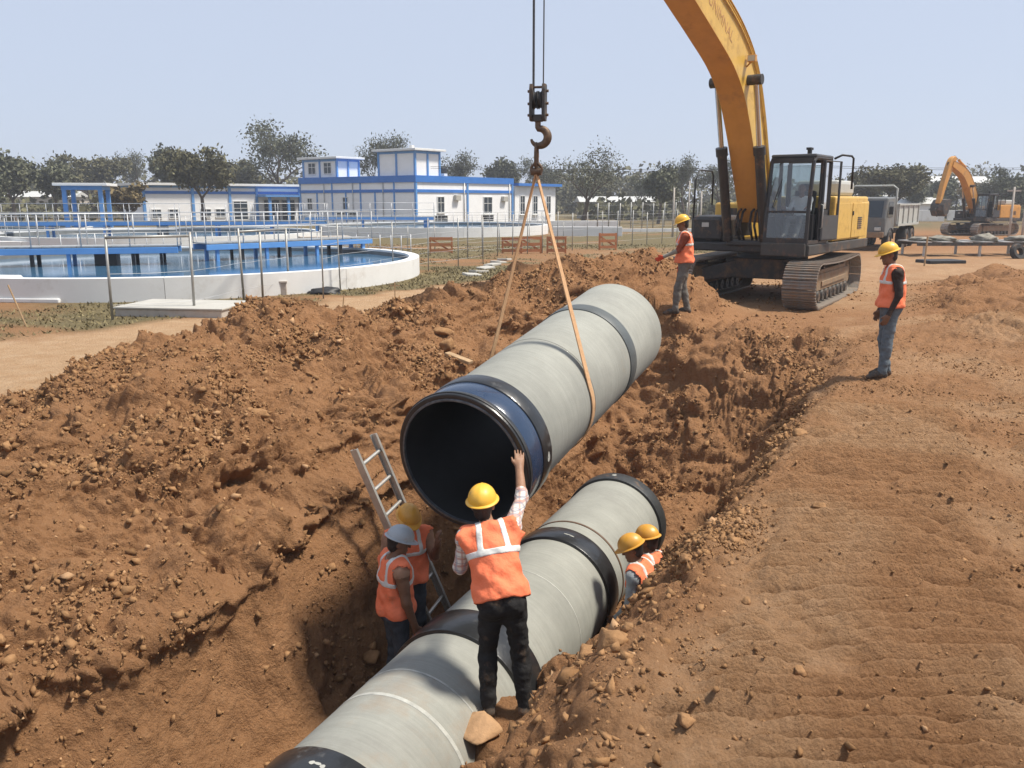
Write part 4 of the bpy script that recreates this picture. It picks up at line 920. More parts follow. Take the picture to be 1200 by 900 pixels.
M['jeans_dk'] = cloth_mat('dark_jeans', (.055, .062, .072), .25, 9, .7, 12)
M['trous_blk'] = cloth_mat('black_trousers', (.020, .019, .019), .25, 9, .8, 11)
M['trous_grey'] = cloth_mat('grey_trousers', (.15, .135, .115), .25, 9, .7, 12)
M['shirt_plaid'] = plaid_mat('plaid_shirt')
M['shirt_dark'] = cloth_mat('dark_brown_shirt', (.040, .028, .024), .2)
M['shirt_red'] = cloth_mat('rust_shirt', (.23, .055, .028), .2)
M['shirt_grey'] = cloth_mat('grey_shirt', (.30, .32, .33), .15)
M['shirt_tan'] = cloth_mat('tan_shirt', (.34, .20, .13), .2)
M['shirt_white'] = cloth_mat('white_shirt', (.66, .67, .70), .1)
M['sleeve_grey'] = cloth_mat('grey_sleeve', (.26, .24, .20), .2)
M['boot'] = mat('boots', (.05, .04, .032), .75, 0, .3, 12, .3, 30, dirt=.4, ds=9)
M['shoe_blk'] = mat('black_shoes', (.018, .017, .017), .6, 0, .3, 12, .3, 30, dirt=.3, ds=9)
M['glove_red'] = cloth_mat('red_glove', (.60, .085, .04), .15)
M['hat_y'] = mat('yellow_hard_hat', (.76, .42, .04), .45, 0, .07, 5, .02, 40, dirt=.2, ds=11, coat=.1)
M['hat_o'] = mat('dusty_yellow_hard_hat', (.62, .31, .045), .4, 0, .08, 5, .02, 40, dirt=.2, ds=9)
M['hat_g'] = mat('grey_hard_hat', (.36, .39, .41), .38, 0, .06, 5, .02, 40, dirt=.12, ds=9)
M['belt'] = mat('leather_belt', (.07, .035, .02), .6, 0, .2, 20)
def hard_hat(parent, c, Rm, m, s=1.0):
    """dome with ridges and a brim; local +y is the front"""
    mb = MB(); n = 40; vs = []; fs = []; rows = 12
    def rad(th, ph):
        rx, ry, rz = .118, .142, .128; rr = 1+.028*math.exp(-((abs(math.cos(ph))*1.0)/.16)**2)*math.sin(th)**.3*(1 if th < 1.45 else 0)
        return (rx*math.sin(th)*math.cos(ph)*rr, ry*math.sin(th)*math.sin(ph)*rr, rz*math.cos(th)*rr)
    for i in range(rows+1):
        th = (i/rows)*math.pi/2
        for k in range(n): vs.append(rad(max(th, .02), 2*math.pi*k/n))
    for (ex, dz) in ((.012, -.004), (.020, -.010), (.020, -.016), (.0, -.014)):
        for k in range(n):
            ph = 2*math.pi*k/n; fr = max(0, math.sin(ph))**2*.040*(ex/.020); x, y, z = rad(math.pi/2, ph); L = math.hypot(x, y)
            vs.append((x*(1+ex/L), y*(1+(ex+fr)/L), z+dz-fr*.22))
    for i in range(rows+4):
        for k in range(n): fs.append((i*n+k, i*n+(k+1) % n, (i+1)*n+(k+1) % n, (i+1)*n+k))
    fs.append(tuple(range(n)))
    m4 = Matrix([list(Rm[i])+[c[i]] for i in range(3)]+[[0, 0, 0, 1]]); mb.M = m4 @ Matrix.Scale(s, 4)
    mb.add(vs, fs); o = mb.build('hard_hat', m, parent, 50); return o
def rotm(yaw=0, pitch=0, roll=0):
    """columns = head axes (right, forward, up); pitch>0 looks down, roll>0 leans to the right"""
    return np.array(Matrix.Rotation(yaw, 3, 'Z') @ Matrix.Rotation(-pitch, 3, 'X') @ Matrix.Rotation(roll, 3, 'Y'))
def person(loc, rz, J, label, mats, hat, vx=.012, vest=True, head_rot=(0, 0, 0), bend=True, group=None, hands=(('relax',), ('relax',)), sleeve=('long', 'long'), tape='X', glove=None):
    """J: joints in metres, person facing local +y, +x to the person's right"""
    o = thing('person', loc, rz, label, 'person', group)
    J = {k: np.array(v, float) for k, v in J.items()}
    allp = np.array(list(J.values())); lo = allp.min(0)-.30; hi = allp.max(0)+.32; lo[2] = min(lo[2]+.24, -.03)
    S = SDF(lo, hi, vx)
    SK, SH, TR, BO, HA, GL = 0, 1, 2, 3, 4, 5
    pel, che, nek, hed = J['pelvis'], J['chest'], J['neck'], J['head']; Rh = rotm(*head_rot)
    axz = nz_(nek-pel); rt = nz_(J['shR']-J['shL']); fw = nz_(np.cross(axz, rt)); rt = np.cross(fw, axz); Rt = np.stack([rt, fw, axz], 1)
    # legs
    for sd in 'LR':
        h, k, a, t = J['hip'+sd], J['kn'+sd], J['an'+sd], J['toe'+sd]
        S.cone(h, k, .092, .066, .05, TR); S.cone(k, a+np.array([0, 0, .02]), .067, .058, .03, TR); S.cone(k*.55+a*.45+np.array([0, 0, 0])-nz_(t-a)*.012, k*.8+a*.2, .060, .064, .03, TR)
        fd = nz_((t-a)*np.array([1, 1, 0]))
        S.cone(a+np.array([0, 0, -.035])-fd*.035, a*.45+t*.55+np.array([0, 0, .012]), .042, .042, .02, BO); S.cone(a*.5+t*.5+np.array([0, 0, .004]), t, .043, .034, .02, BO)
    # trunk
    S.ell(pel, (.155, .115, .13), .06, TR, Rt); S.ell(pel*.55+che*.45, (.145, .108, .17), .06, SH, Rt); S.ell(che, (.165, .118, .19), .06, SH, Rt)
    S.cone(J['shL']-axz*.01, J['shR']-axz*.01, .072, .072, .06, SH); S.cone(nek-axz*.06, nek*.4+hed*.6-Rh[:, 2]*.05, .058, .052, .03, SK)
    S.cone(nek-axz*.05+rt*.05, nek-axz*.035-rt*.05, .05, .05, .04, SH)
    for sd, sg in (('L', -1), ('R', 1)): S.ell(pel+rt*sg*.07-fw*.055-axz*.02, (.085, .085, .10), .04, TR, Rt)
    # arms
    for q, sd in enumerate('LR'):
        s_, e, w_ = J['sh'+sd], J['el'+sd], J['wr'+sd]; sl_ = sleeve[q]
        S.cone(s_, e, .062, .047, .04, SH); 
        if sl_ == 'none': S.prims[-1] = (S.prims[-1][0], SK)
        if sl_ == 'short': S.cone(s_*.45+e*.55, e, .046, .044, .02, SK); S.cone(s_, s_*.5+e*.5, .066, .060, .03, SH)
        S.cone(e, w_, .044, .031, .025, {'long': SH, 'arm': 6}.get(sl_, SK))
        if sl_ == 'rolled': S.cone(s_*.05+e*.95, e*.85+w_*.15, .052, .050, .015, SH)
        hd = J.get('hand'+sd, w_+nz_(w_-e)*.09); d = nz_(hd-w_); pn = J.get('palm'+sd, None)
        pn = nz_(pn) if pn is not None else nz_(np.cross(d, fw)+1e-3)*(1 if sd == 'L' else -1)
        pn = nz_(pn-d*(pn@d)); side = np.cross(d, pn); hm = GL if glove == sd or glove == 'both' else SK
        side = side*(1 if sd == 'R' else -1)*-1
        # palm, four fingers of unequal length, thumb from the side of the palm
        S.cone(w_, w_+d*.04, .028, .030, .02, hm)
        for f in range(4): S.cone(w_+d*.03+side*(f-1.5)*.012, w_+d*.088+side*(f-1.5)*.019, .018, .014, .012, hm)
        curl = {'relax': .55, 'flat': .12, 'fist': 1.45, 'point': .3}[hands[q][0]]
        for f, L in enumerate((.072, .080, .075, .058)):
            b0 = w_+d*.088+side*(f-1.5)*.0195; sp_ = nz_(d+side*(f-1.5)*.07); c1 = curl*.6; c2 = curl*1.25
            p1 = b0+(sp_*math.cos(c1)+pn*math.sin(c1))*L*.5; p2 = p1+(sp_*math.cos(c2)+pn*math.sin(c2))*L*.5
            rr = max(.0095, vx*.95); S.cone(b0, p1, rr*1.05, rr, .005, hm); S.cone(p1, p2, rr, rr*.85, .005, hm)
        tb = w_+d*.035-side*.028; td = nz_(d*.75-side*.75+pn*.35*curl); tr_ = max(.0105, vx); S.cone(tb, tb+td*.036, .014, tr_, .012, hm); S.cone(tb+td*.036, tb+td*.036+nz_(d*.9-side*.25+pn*.5*curl)*.032, tr_, tr_*.85, .006, hm)
    # head: skull, jaw, nose, brow, lips, ears, hair
    def hp(x, y, z): return hed+Rh@np.array([x, y, z])
    S.ell(hp(0, -.005, .03), (.073, .094, .098), .03, SK, Rh); S.ell(hp(0, .035, -.055), (.052, .056, .062), .035, SK, Rh)
    S.cone(hp(0, .088, .015), hp(0, .108, -.022), .009, .014, .012, SK); S.cone(hp(-.03, .083, .028), hp(.03, .083, .028), .012, .012, .012, SK)
    S.cone(hp(-.018, .088, -.058), hp(.018, .088, -.058), .010, .010, .008, SK); S.ell(hp(0, .078, -.095), (.022, .018, .018), .015, SK, Rh)
    for sg in (-1, 1): S.ell(hp(sg*.076, -.01, .0), (.012, .022, .034), .008, SK, Rh)
    S.ell(hp(0, -.026, .035), (.080, .088, .098), .01, HA, Rh); S.ell(hp(0, -.055, -.035), (.062, .042, .055), .015, HA, Rh)
    nb_ = np.argwhere(np.abs(S.V) < .035); pp = nb_*vx+S.lo; below = (np.linalg.norm(pp-hed, axis=1) > .22)*np.minimum(1, np.minimum(np.linalg.norm(pp-J['wrL'], axis=1), np.linalg.norm(pp-J['wrR'], axis=1))/.15-.8).clip(0)*(pp[:, 2] > .12)      # cloth folds
    fold = np.where(pp[:, 2] > pel[2]+.05, .5, 1.)*.011*perlin(pp*np.array([9, 9, 13.])+loc[0])+.006*perlin(pp*np.array([19, 19, 26.])+loc[1]); S.V[tuple(nb_.T)] += (fold*below).astype(np.float32)
    v, f = S.mesh(); cen = v[f].mean(1); mi = S.classify(cen)
    # hair only above and behind the face
    rel = (cen-hed)@Rh; face = (rel[:, 1] > .02) & (rel[:, 2] < .075) & (np.abs(rel).max(1) < .2); mi[(mi == HA) & face] = SK
    ml = [mats['skin'], mats['shirt'], mats['trous'], mats['boot'], M['hair'], mats.get('glove', M['glove_red']), mats.get('arm', mats['shirt'])]
    body = np_mesh('body', v, f, ml, o, True, mi); tidy(body)
    if hat is not None: hard_hat(o, hp(0, .0, .055), Rh @ rotm(0, .08, 0), hat, .90)
    # belt
    if vest:
        hem = -.02
        def tl(p): return (p-pel.astype(np.float32))@Rt.astype(np.float32)
        Lz = np.linalg.norm(nek-pel)
        lo2 = np.minimum(np.minimum(pel, nek), np.minimum(J['shL'], J['shR']))-.26; hi2 = np.maximum(np.maximum(pel, nek), np.maximum(J['shL'], J['shR']))+.22
        def vest_d(p, off=0):
            d = sd_ell(p, pel, (.160, .120, .15), Rt); d = smin(d, sd_ell(p, pel*.55+che*.45, (.155, .118, .19), Rt), .08); d = smin(d, sd_ell(p, che, (.170, .126, .19), Rt), .06)
            d = smin(d, sd_cone(p, J['shL']-axz*.01, J['shR']-axz*.01, .072, .072), .06); d = smin(d, sd_cone(p, nek-axz*.05+rt*.05, nek-axz*.035-rt*.05, .05, .05), .04)
            q = tl(p); wr = .007*np.sin(q[..., 2]*38+q[..., 0]*17)*np.sin(q[..., 0]*23+1)+.006*np.sin(q[..., 2]*17-q[..., 1]*31)
            flare = .028*np.clip(1-q[..., 2]/.25, 0, 1)
            d = d-.024-off-flare*.8-wr
            d = np.maximum(d, hem+.01-q[..., 2]-off*0)
            for s_, e, sg in ((J['shL'], J['elL'], -1), (J['shR'], J['elR'], 1)):
                u = nz_(e-s_); d = np.maximum(d, -(sd_cone(p, s_+u*.018+rt*sg*.035, s_+u*.20+rt*sg*.02, .086, .082)))
            nb = nek-axz*.015
            d = np.maximum(d, -(sd_cone(p, nb, nb+axz*.2, .070, .085)))
            d = np.maximum(d, -(sd_cone(p, nb+fw*.06, nb+fw*.16-axz*.10, .055, .02)))
            return d
        V = SDF(lo2, hi2, vx); pts = V._pts(np.zeros(3, int), V.n); fl_ = pts.reshape(-1, 3)
        fold2 = (.013*perlin(fl_*np.array([8, 8, 5.])+loc[0]+3)+.007*perlin(fl_*np.array([17, 17, 12.])+loc[1])).reshape(pts.shape[:-1]); V.V = (vest_d(pts)+fold2).astype(np.float32)
        v, f = surface_nets(V.V, V.lo, V.vx); vo = np_mesh('vest', v, f, mats.get('vest', M['vest']), o, True); tidy(vo)
        q = tl(pts); base = vest_d(pts, .005)+fold2
        bz = .62*Lz
        bands = [np.abs(q[..., 2]-bz)-.024]
        if tape in ('X', 'H'):
            for sg in (-1, 1): bands.append(np.maximum(np.abs(q[..., 0]-sg*(.085+.05*(1-q[..., 2]/Lz)))-.022, bz-q[..., 2]))
        t_ = np.maximum(base, np.minimum.reduce(bands)); v, f = surface_nets(t_.astype(np.float32), V.lo, V.vx)
        if len(v): tp = np_mesh('reflective_tape', v, f, M['tape'], vo, True); tidy(tp); tag(tp, kind='stuff')
    return o
def tidy(o):
    me = o.data; bm = bmesh.new(); bm.from_mesh(me); bmesh.ops.smooth_vert(bm, verts=bm.verts, factor=.5, use_axis_x=True, use_axis_y=True, use_axis_z=True); bmesh.ops.recalc_face_normals(bm, faces=bm.faces); bm.to_mesh(me); bm.free(); me.shade_smooth()
STAND = dict(pelvis=(0, 0, .95), chest=(0, .01, 1.27), neck=(0, 0, 1.45), head=(0, .03, 1.60), shL=(-.175, 0, 1.40), shR=(.175, 0, 1.40),
    elL=(-.225, -.02, 1.12), elR=(.225, -.02, 1.12), wrL=(-.225, .06, .88), wrR=(.225, .06, .88), hipL=(-.085, 0, .90), hipR=(.085, 0, .90),
    knL=(-.095, .02, .50), knR=(.095, .02, .50), anL=(-.10, -.02, .09), anR=(.10, -.02, .09), toeL=(-.13, .16, .035), toeR=(.13, .16, .035))
def pose(**k): d = dict(STAND); d.update(k); return d
# the worker on the bank beside the laid pipe, guiding the raised pipe
person((-.04, 5.63, -1.392), 0, dict(pelvis=(-.035, .02, .90), chest=(-.095, .19, 1.19), neck=(-.130, .285, 1.345), head=(-.175, .345, 1.49), shL=(-.295, .22, 1.295), shR=(.035, .29, 1.345),
    elL=(-.345, .27, 1.03), wrL=(-.30, .46, 1.06), handL=(-.27, .54, 1.09), elR=(.115, .56, 1.475), wrR=(.098, .80, 1.625), handR=(.098, .865, 1.70), palmR=(-.25, .85, -.45),
    hipL=(-.115, .01, .86), hipR=(.05, .01, .86), knL=(-.135, .06, .47), knR=(.10, .06, .46), anL=(-.13, -.02, .09), anR=(.135, -.01, .085), toeL=(-.16, .16, .035), toeR=(.19, .165, .03)),
    'person seen from behind in plaid shirt and orange vest reaching up to the raised pipe', dict(skin=M['skin2'], shirt=M['shirt_plaid'], trous=M['trous_blk'], boot=M['boot']), M['hat_y'], vx=.0075, head_rot=(R(-6), R(-10), R(-4)), hands=(('fist',), ('flat',)), sleeve=('rolled', 'rolled'))
# pair standing on the trench floor left of the pipe
x, y = st2xy(.06, -.93)
person((x, y, FLOOR), R(-62), pose(head=(.0, .05, 1.59), elL=(-.235, .0, 1.12), wrL=(-.21, .06, .87), elR=(.235, .02, 1.11), wrR=(.215, .10, .86)), 'person in grey hard hat and sleeveless orange vest standing in the trench by the ladder',
    dict(skin=M['skin'], shirt=M['shirt_tan'], trous=M['jeans_dk'], boot=M['shoe_blk']), M['hat_g'], vx=.010, head_rot=(R(-10), R(16), 0), sleeve=('none', 'none'))
x, y = st2xy(.69, -1.17)
person((x, y, FLOOR+.0), R(-160), pose(head=(.0, .055, 1.58), elR=(.24, .05, 1.14), wrR=(.22, .24, 1.06), elL=(-.25, .08, 1.17), wrL=(-.24, .25, 1.36), handL=(-.235, .26, 1.45)), 'person in yellow hard hat with hand raised, facing out between ladder and the grey-hatted worker',
    dict(skin=M['skin'], shirt=M['shirt_tan'], trous=M['jeans_dk'], boot=M['shoe_blk']), M['hat_o'], vx=.011, head_rot=(R(8), R(24), 0), sleeve=('short', 'short'), hands=(('relax',), ('relax',)))
# pair half hidden in the gap right of the pipe
CROUCH = dict(pelvis=(0, -.14, .68), chest=(0, .03, .97), neck=(0, .08, 1.13), head=(0, .14, 1.27), shL=(-.175, .05, 1.08), shR=(.175, .05, 1.08), elL=(-.215, .06, .80), elR=(.215, .06, .80), wrL=(-.19, .20, .62), wrR=(.19, .20, .62),
    hipL=(-.09, -.14, .64), hipR=(.09, -.14, .64), knL=(-.12, .15, .50), knR=(.12, .15, .50), anL=(-.11, -.02, .09), anR=(.11, -.02, .09), toeL=(-.13, .16, .035), toeR=(.13, .16, .035))
x, y = st2xy(1.52, 1.0)
person((x, y, FLOOR), R(58), CROUCH, 'crouching person in yellow hard hat and grey shirt nearest the pipe in the gap', dict(skin=M['skin'], shirt=M['shirt_grey'], trous=M['jeans_dk'], boot=M['shoe_blk']), M['hat_o'], vx=.012, head_rot=(R(20), R(22), 0))
x, y = st2xy(1.74, 1.06)
person((x, y, FLOOR), R(35), CROUCH, 'crouching person in dark shirt almost hidden behind the grey-shirted worker in the gap', dict(skin=M['skin'], shirt=M['shirt_dark'], trous=M['jeans_dk'], boot=M['shoe_blk']), M['hat_o'], vx=.012, head_rot=(R(15), R(10), 0))
# banksman in front of the excavator
person((3.10, 15.44, gnd(3.10, 15.44)-.015), R(78), pose(head=(0, .06, 1.62), elL=(-.21, .12, 1.16), wrL=(-.19, .36, 1.05), handL=(-.18, .44, 1.01), elR=(.22, .0, 1.12), anL=(-.10, .13, .09), toeL=(-.13, .32, .035), knL=(-.095, .10, .50), anR=(.10, -.08, .09), toeR=(.13, .10, .035)),
    'person in red gloves and orange vest standing in front of the big excavator tracks', dict(skin=M['skin'], shirt=M['shirt_red'], trous=M['trous_grey'], boot=M['boot'], arm=M['sleeve_grey']), M['hat_y'], vx=.012, head_rot=(R(6), R(16), 0), sleeve=('arm', 'arm'), glove='both', hands=(('point',), ('relax',)))
# lone watcher on the right bank
person((4.92, 11.07, gnd(4.92, 11.07)-.01), R(82), pose(pelvis=(0, 0, .96), chest=(0, -.01, 1.28), neck=(0, .0, 1.46), head=(0, .07, 1.61), elL=(-.235, -.03, 1.12), wrL=(-.225, .07, .87), anL=(-.10, .05, .09), toeL=(-.14, .23, .035), anR=(.10, -.05, .09), toeR=(.12, .13, .035)),
    'lone person in blue jeans and orange vest watching from the open right bank', dict(skin=M['skin'], shirt=M['shirt_dark'], trous=M['jeans'], boot=M['boot']), M['hat_y'], vx=.011, head_rot=(R(4), R(14), 0))
# operator seated in the cab
c_ = Matrix.Rotation(A_U, 4, 'Z') @ Vector((.82, .97, 1.78)); 
person((EX[0]+c_.x, EX[1]+c_.y, EX[2]+c_.z), A_U-math.pi/2, dict(pelvis=(0, 0, .10), chest=(0, -.06, .42), neck=(0, -.05, .60), head=(0, .0, .75), shL=(-.17, -.05, .55), shR=(.17, -.05, .55), elL=(-.22, .10, .32), elR=(.22, .10, .32), wrL=(-.24, .34, .36), wrR=(.24, .34, .36),
    hipL=(-.09, .02, .09), hipR=(.09, .02, .09), knL=(-.13, .44, .12), knR=(.13, .44, .12), anL=(-.12, .60, -.22), anR=(.12, .60, -.22), toeL=(-.13, .76, -.26), toeR=(.13, .76, -.26)),
    'person in white shirt seated at the controls inside the big excavator cab', dict(skin=M['skin'], shirt=M['shirt_white'], trous=M['jeans_dk'], boot=M['shoe_blk']), None, vx=.014, vest=False, head_rot=(R(10), R(12), 0))
# ================================================================ BACKGROUND
def pix(px_, py_, z=0.):
    """a point of the plane at height z, from where it was measured on the photograph"""
    u = (px_-600)/1000; v = (450-py_)/1000; c, s = math.cos(PITCH), math.sin(PITCH); d = (z-CAM_H)/(v*c-s)
    return u*d, d*(c+v*s)
# ---------------------------------------------------------------- settling tanks
M['water'] = mat('tank_water', (.055, .14, .24), .09, 0, .25, .35, .10, 2.2)
M['tank_in'] = mat('tank_inner_wall', (.17, .175, .17), .8, 0, .2, 2, .1, 20)
def tank(cx, cy, r, h, label, wt=.32, wz=None, segs=10):
    t = thing('settling_tank', (cx, cy, -.05), 0, label, 'tank')
    for k in range(segs):                       # cast panels with fine joints
        n = 10; a0 = 2*math.pi*k/segs+.0007; a1 = 2*math.pi*(k+1)/segs-.0007; vs = []; fs = []
        for i in range(n+1):
            a = a0+(a1-a0)*i/n; c, s = math.cos(a), math.sin(a)
            vs += [(c*r, s*r, 0), (c*r, s*r, h+.05), (c*(r-wt), s*(r-wt), h+.05), (c*(r-wt), s*(r-wt), 0)]
        for i in range(n): fs += [(4*i+q, 4*i+(q+1) % 4, 4*i+4+(q+1) % 4, 4*i+4+q) for q in range(4)]
        fs += [(0, 1, 2, 3), (4*n+3, 4*n+2, 4*n+1, 4*n)]
        MB().add(vs, fs).build('wall_panel', M['white_paint'], t, 40)
    MB().rev([(.0, r-wt-.005), (h-.02, r-wt-.005)], (0, 0, 0), (0, 0, 1), 96).build('inner_lining', M['tank_in'], t, True)
    wz = h-.25 if wz is None else wz
    wtr = MB().rev([(wz, .0), (wz, r-wt-.01)], (cx, cy, 0), (0, 0, 1), 96).build('water', M['water']); tag(wtr, kind='structure')
    return t
def railing(name, pts, label, h=1.0, sp=1.5, m='rail', r=.017, rails=(.5, 1.0), base=None, parent=None):
    x0, y0, z0 = pts[0]
    o = thing(name, (x0, y0, z0), 0, label, 'railing') if parent is None else parent
    P = [Vector(p) for p in pts]; O = Vector(pts[0]) if parent is None else Vector(base)
    for f in rails: MB().tube([p-O+Vector((0, 0, h*f)) for p in P], r, 6).build('rail', M[m], o, True)
    for a, b in zip(P[:-1], P[1:]):
        n = max(1, int((b-a).length/sp))
        for k in range(n+1 if b is P[-1] else n):
            p = a+(b-a)*(k/n)-O; MB().tube([p, p+Vector((0, 0, h))], r*1.15, 6).build('post', M[m], o, True)
    return o
def arc3(cx, cy, r, a0, a1, z, n=24): return [(cx+r*math.cos(R(a0+(a1-a0)*k/n)), cy+r*math.sin(R(a0+(a1-a0)*k/n)), z) for k in range(n+1)]
T1 = (-10.4, 27.0, 7.45)
tank(*T1, .55, 'big white round settling tank nearest the spoil heap with blue water', wz=.36)
T2 = (-5.6, 62.5, 8.2); tank(*T2, .62, 'white round tank directly in front of the main blue and white building', wz=.40)
T3 = (-19.5, 48.5, 8.6); tank(*T3, .60, 'white round tank behind the big tank, crossed by a blue footbridge', wz=.32)
T4 = (-36.0, 55.0, 8.5); tank(*T4, .60, 'white round tank beside the blue pavilion', wz=.32)
def bridge(A, B, z, label, legs, wd=.9, rail_h=.95):
    A = Vector((*A, z)); B = Vector((*B, z)); d = (B-A); L = d.length; o = thing('footbridge', A, math.atan2(d.y, d.x), label, 'footbridge')
    for sy in (-1, 1): MB().bb((0, sy*wd/2-.04, -.20), (L, sy*wd/2+.04, -.02)).build('girder', M['blue_mid'], o, bevel=.01)
    n = int(L/.9)
    for k in range(n): MB().bb((L*k/n+.01, -wd/2, 0), (L*(k+1)/n-.01, wd/2, .04)).build('deck_plate', M['grey_metal'], o)
    for (x, w_, m) in legs:
        for sy in ((-1, 1) if w_ < .3 else (0,)): MB().bb((x-w_/2, sy*wd*.42-w_/2, -z+.0), (x+w_/2, sy*wd*.42+w_/2, -.20)).build('leg', M[m], o)
    for sy in (-1, 1):
        for f in (.5, 1.0): MB().tube([(0, sy*wd/2, .04+rail_h*f), (L, sy*wd/2, .04+rail_h*f)], .016, 6).build('rail', M['rail'], o, True)
        n = int(L/1.3)
        for k in range(n+1): MB().tube([(L*k/n, sy*wd/2, 0), (L*k/n, sy*wd/2, .04+rail_h)], .018, 6).build('post', M['rail'], o, True)
    return o
bridge((-19.6, 24.6), (-10.4, 27.0), .92, 'blue girder footbridge from the bank to the middle of the big tank', [(2.6, .10, 'black'), (3.4, .08, 'blue_mid'), (5.4, .10, 'black'), (6.4, .10, 'blue_mid'), (7.4, .62, 'black'), (8.2, .10, 'black'), (9.0, .08, 'black')])
bridge((-10.2, 28.2), (-5.6, 32.9), .92, 'short blue footbridge from the middle of the big tank to its far rim', [(.4, .10, 'blue_mid'), (1.3, .08, 'black'), (2.2, .10, 'blue_mid'), (3.1, .08, 'black'), (4.2, .10, 'blue_mid'), (5.2, .10, 'black'), (6.2, .12, 'blue_mid')])
bridge((-29.5, 47.5), (-10.6, 49.5), 1.15, 'long blue footbridge across the tank behind the big tank', [(1, .12, 'blue_mid'), (4, .12, 'blue_mid'), (7, .12, 'blue_mid'), (10, .5, 'tank_in'), (13, .12, 'blue_mid'), (16, .12, 'blue_mid'), (18.5, .12, 'blue_mid')])
bridge((-14.6, 61.5), (-5.6, 62.5), 1.15, 'blue footbridge over the tank in front of the main building', [(1.2, .12, 'blue_mid'), (4, .12, 'blue_mid'), (8.5, .4, 'blue_mid')])
railing('guard_railing', arc3(T1[0], T1[1], 8.6, 40, 140, 0), 'steel guard railing curving behind the big tank', 1.05, 1.4)
railing('guard_railing', arc3(*T3[:2], T3[2]-.16, 180, 370, .6), 'steel guard railing round the rim of the footbridge tank', .95, 1.5)
railing('guard_railing', arc3(*T2[:2], T2[2]-.16, 170, 380, .62), 'steel guard railing round the rim of the tank before the main building', .95, 1.5)
railing('guard_railing', arc3(*T4[:2], T4[2]-.16, 190, 380, .6), 'steel guard railing round the rim of the pavilion tank', .95, 1.6)
railing('guard_railing', [(-46, 68, 0), (-26, 70, 0), (2, 74, 0)], 'long straight steel railing along the foot of the buildings', 1.1, 1.6)
def lowwall(x, y, lx, ly, h, rz, label, m='white_paint'):
    o = thing('low_wall', (x, y, -.02), rz, label, 'wall'); n = max(1, int(lx/1.8))
    for k in range(n): MB().bb((-lx/2+lx*k/n+.008, -ly/2, 0), (-lx/2+lx*(k+1)/n-.008, ly/2, h)).build('wall_panel', M[m], o, bevel=.015)
lowwall(5.0, 57.5, 4.6, .4, .62, R(-4), 'low white wall standing alone on the grass right of the round tank')
lowwall(4.2, 71, 9, .5, .7, R(2), 'low white wall at the foot of the annex')
lowwall(16, 66, 20, .15, .25, R(6), 'long pale kerb wall across the field behind the fence posts')
lowwall(-9.8, 45.2, 2.6, 1.2, .5, R(20), 'short pale concrete trough beside the dirt path between tanks', 'concrete')
lowwall(-27, 40.5, 12, .5, .45, R(3), 'white wall section left of the footbridge tank')

# ---------------------------------------------------------------- buildings
def window(parent, c, ex, nx, w_, h, sill=True):
    """window set in a wall: dark pane, frame bars and sill; ex along the wall, nx outward"""
    ex, nx = Vector(ex), Vector(nx); c = Vector(c); rz = math.atan2(ex.y, ex.x)
    p = MB().box(c+nx*.015, (w_, .03, h), rz).build('window', M['win_dark'], parent)
    f = MB(); f.box(c+nx*.04+Vector((0, 0, h/2+.03)), (w_+.16, .08, .08), rz); f.box(c+nx*.04-Vector((0, 0, h/2+.03)), (w_+.16, .08, .08), rz)
    for s in (-1, 1): f.box(c+nx*.04+ex*s*(w_/2+.035), (.07, .08, h), rz)
    f.box(c+nx*.035, (.045, .05, h), rz); f.box(c+nx*.034+Vector((0, 0, h*.12)), (w_, .045, .045), rz)
    f.build('frame', M['white_paint'], p)
    if sill: MB().box(c+nx*.16-Vector((0, 0, h/2+.10)), (w_+.3, .32, .07), rz).build('sill', M['white_paint'], p)
def block(parent, x0, x1, y0, y1, z0, z1, m='wall_white', name='wall'): return MB().bb((x0, y0, z0), (x1, y1, z1)).build(name, M[m], parent)
def band(parent, x0, x1, y0, y1, z0, z1, e=.06, m='blue', name='blue_band'):
    mb = MB().bb((x0-e, y0-e, z0), (x1+e, y1+e, z1)); return mb.build(name, M[m], parent)
def pil(parent, x, y, z0, z1, w_=.16): return MB().bb((x-w_/2, y-w_/2, z0), (x+w_/2, y+w_/2, z1)).build('pilaster', M['blue_mid'], parent)
bd = thing('plant_building', (-9.35, 85, -.3), math.atan2(.8, .6), 'long white plant building with dark blue roof bands and two rooftop rooms', 'building')
LX, LY = 15.6, 17.1
block(bd, 0, LX, 0, LY, 0, 4.35); band(bd, 0, LX, 0, LY, 4.35, 5.0, .14); band(bd, 0, LX, 0, LY, 3.38, 3.68, .09)
for k, y in enumerate((0, 2.9, 5.6, 7.7, 9.9, 12.0, 14.4, 17.1)): pil(bd, 0, y, 0, 3.38) if k % 2 == 0 else pil(bd, 0, y, 0, 4.35)
for x in (0.001, 7.8, 15.6): pil(bd, x, 0, 0, 4.35, .22)
for (x, w_, h, z) in ((3.6, .95, 1.5, 2.2), (11.2, 1.4, 1.7, 2.1)): window(bd, (x, 0, z), (1, 0, 0), (0, -1, 0), w_, h)
for x in (3.6, 11.2): window(bd, (x, 0, .75), (1, 0, 0), (0, -1, 0), 1.9, .7, False)
for y in (9.0, 10.8): window(bd, (0, y, 1.05), (0, -1, 0), (-1, 0, 0), 1.2, .6, False)
window(bd, (0, 10.0, 2.3), (0, -1, 0), (-1, 0, 0), .7, 1.2); window(bd, (0, 15.6, 2.2), (0, -1, 0), (-1, 0, 0), .7, 1.2)
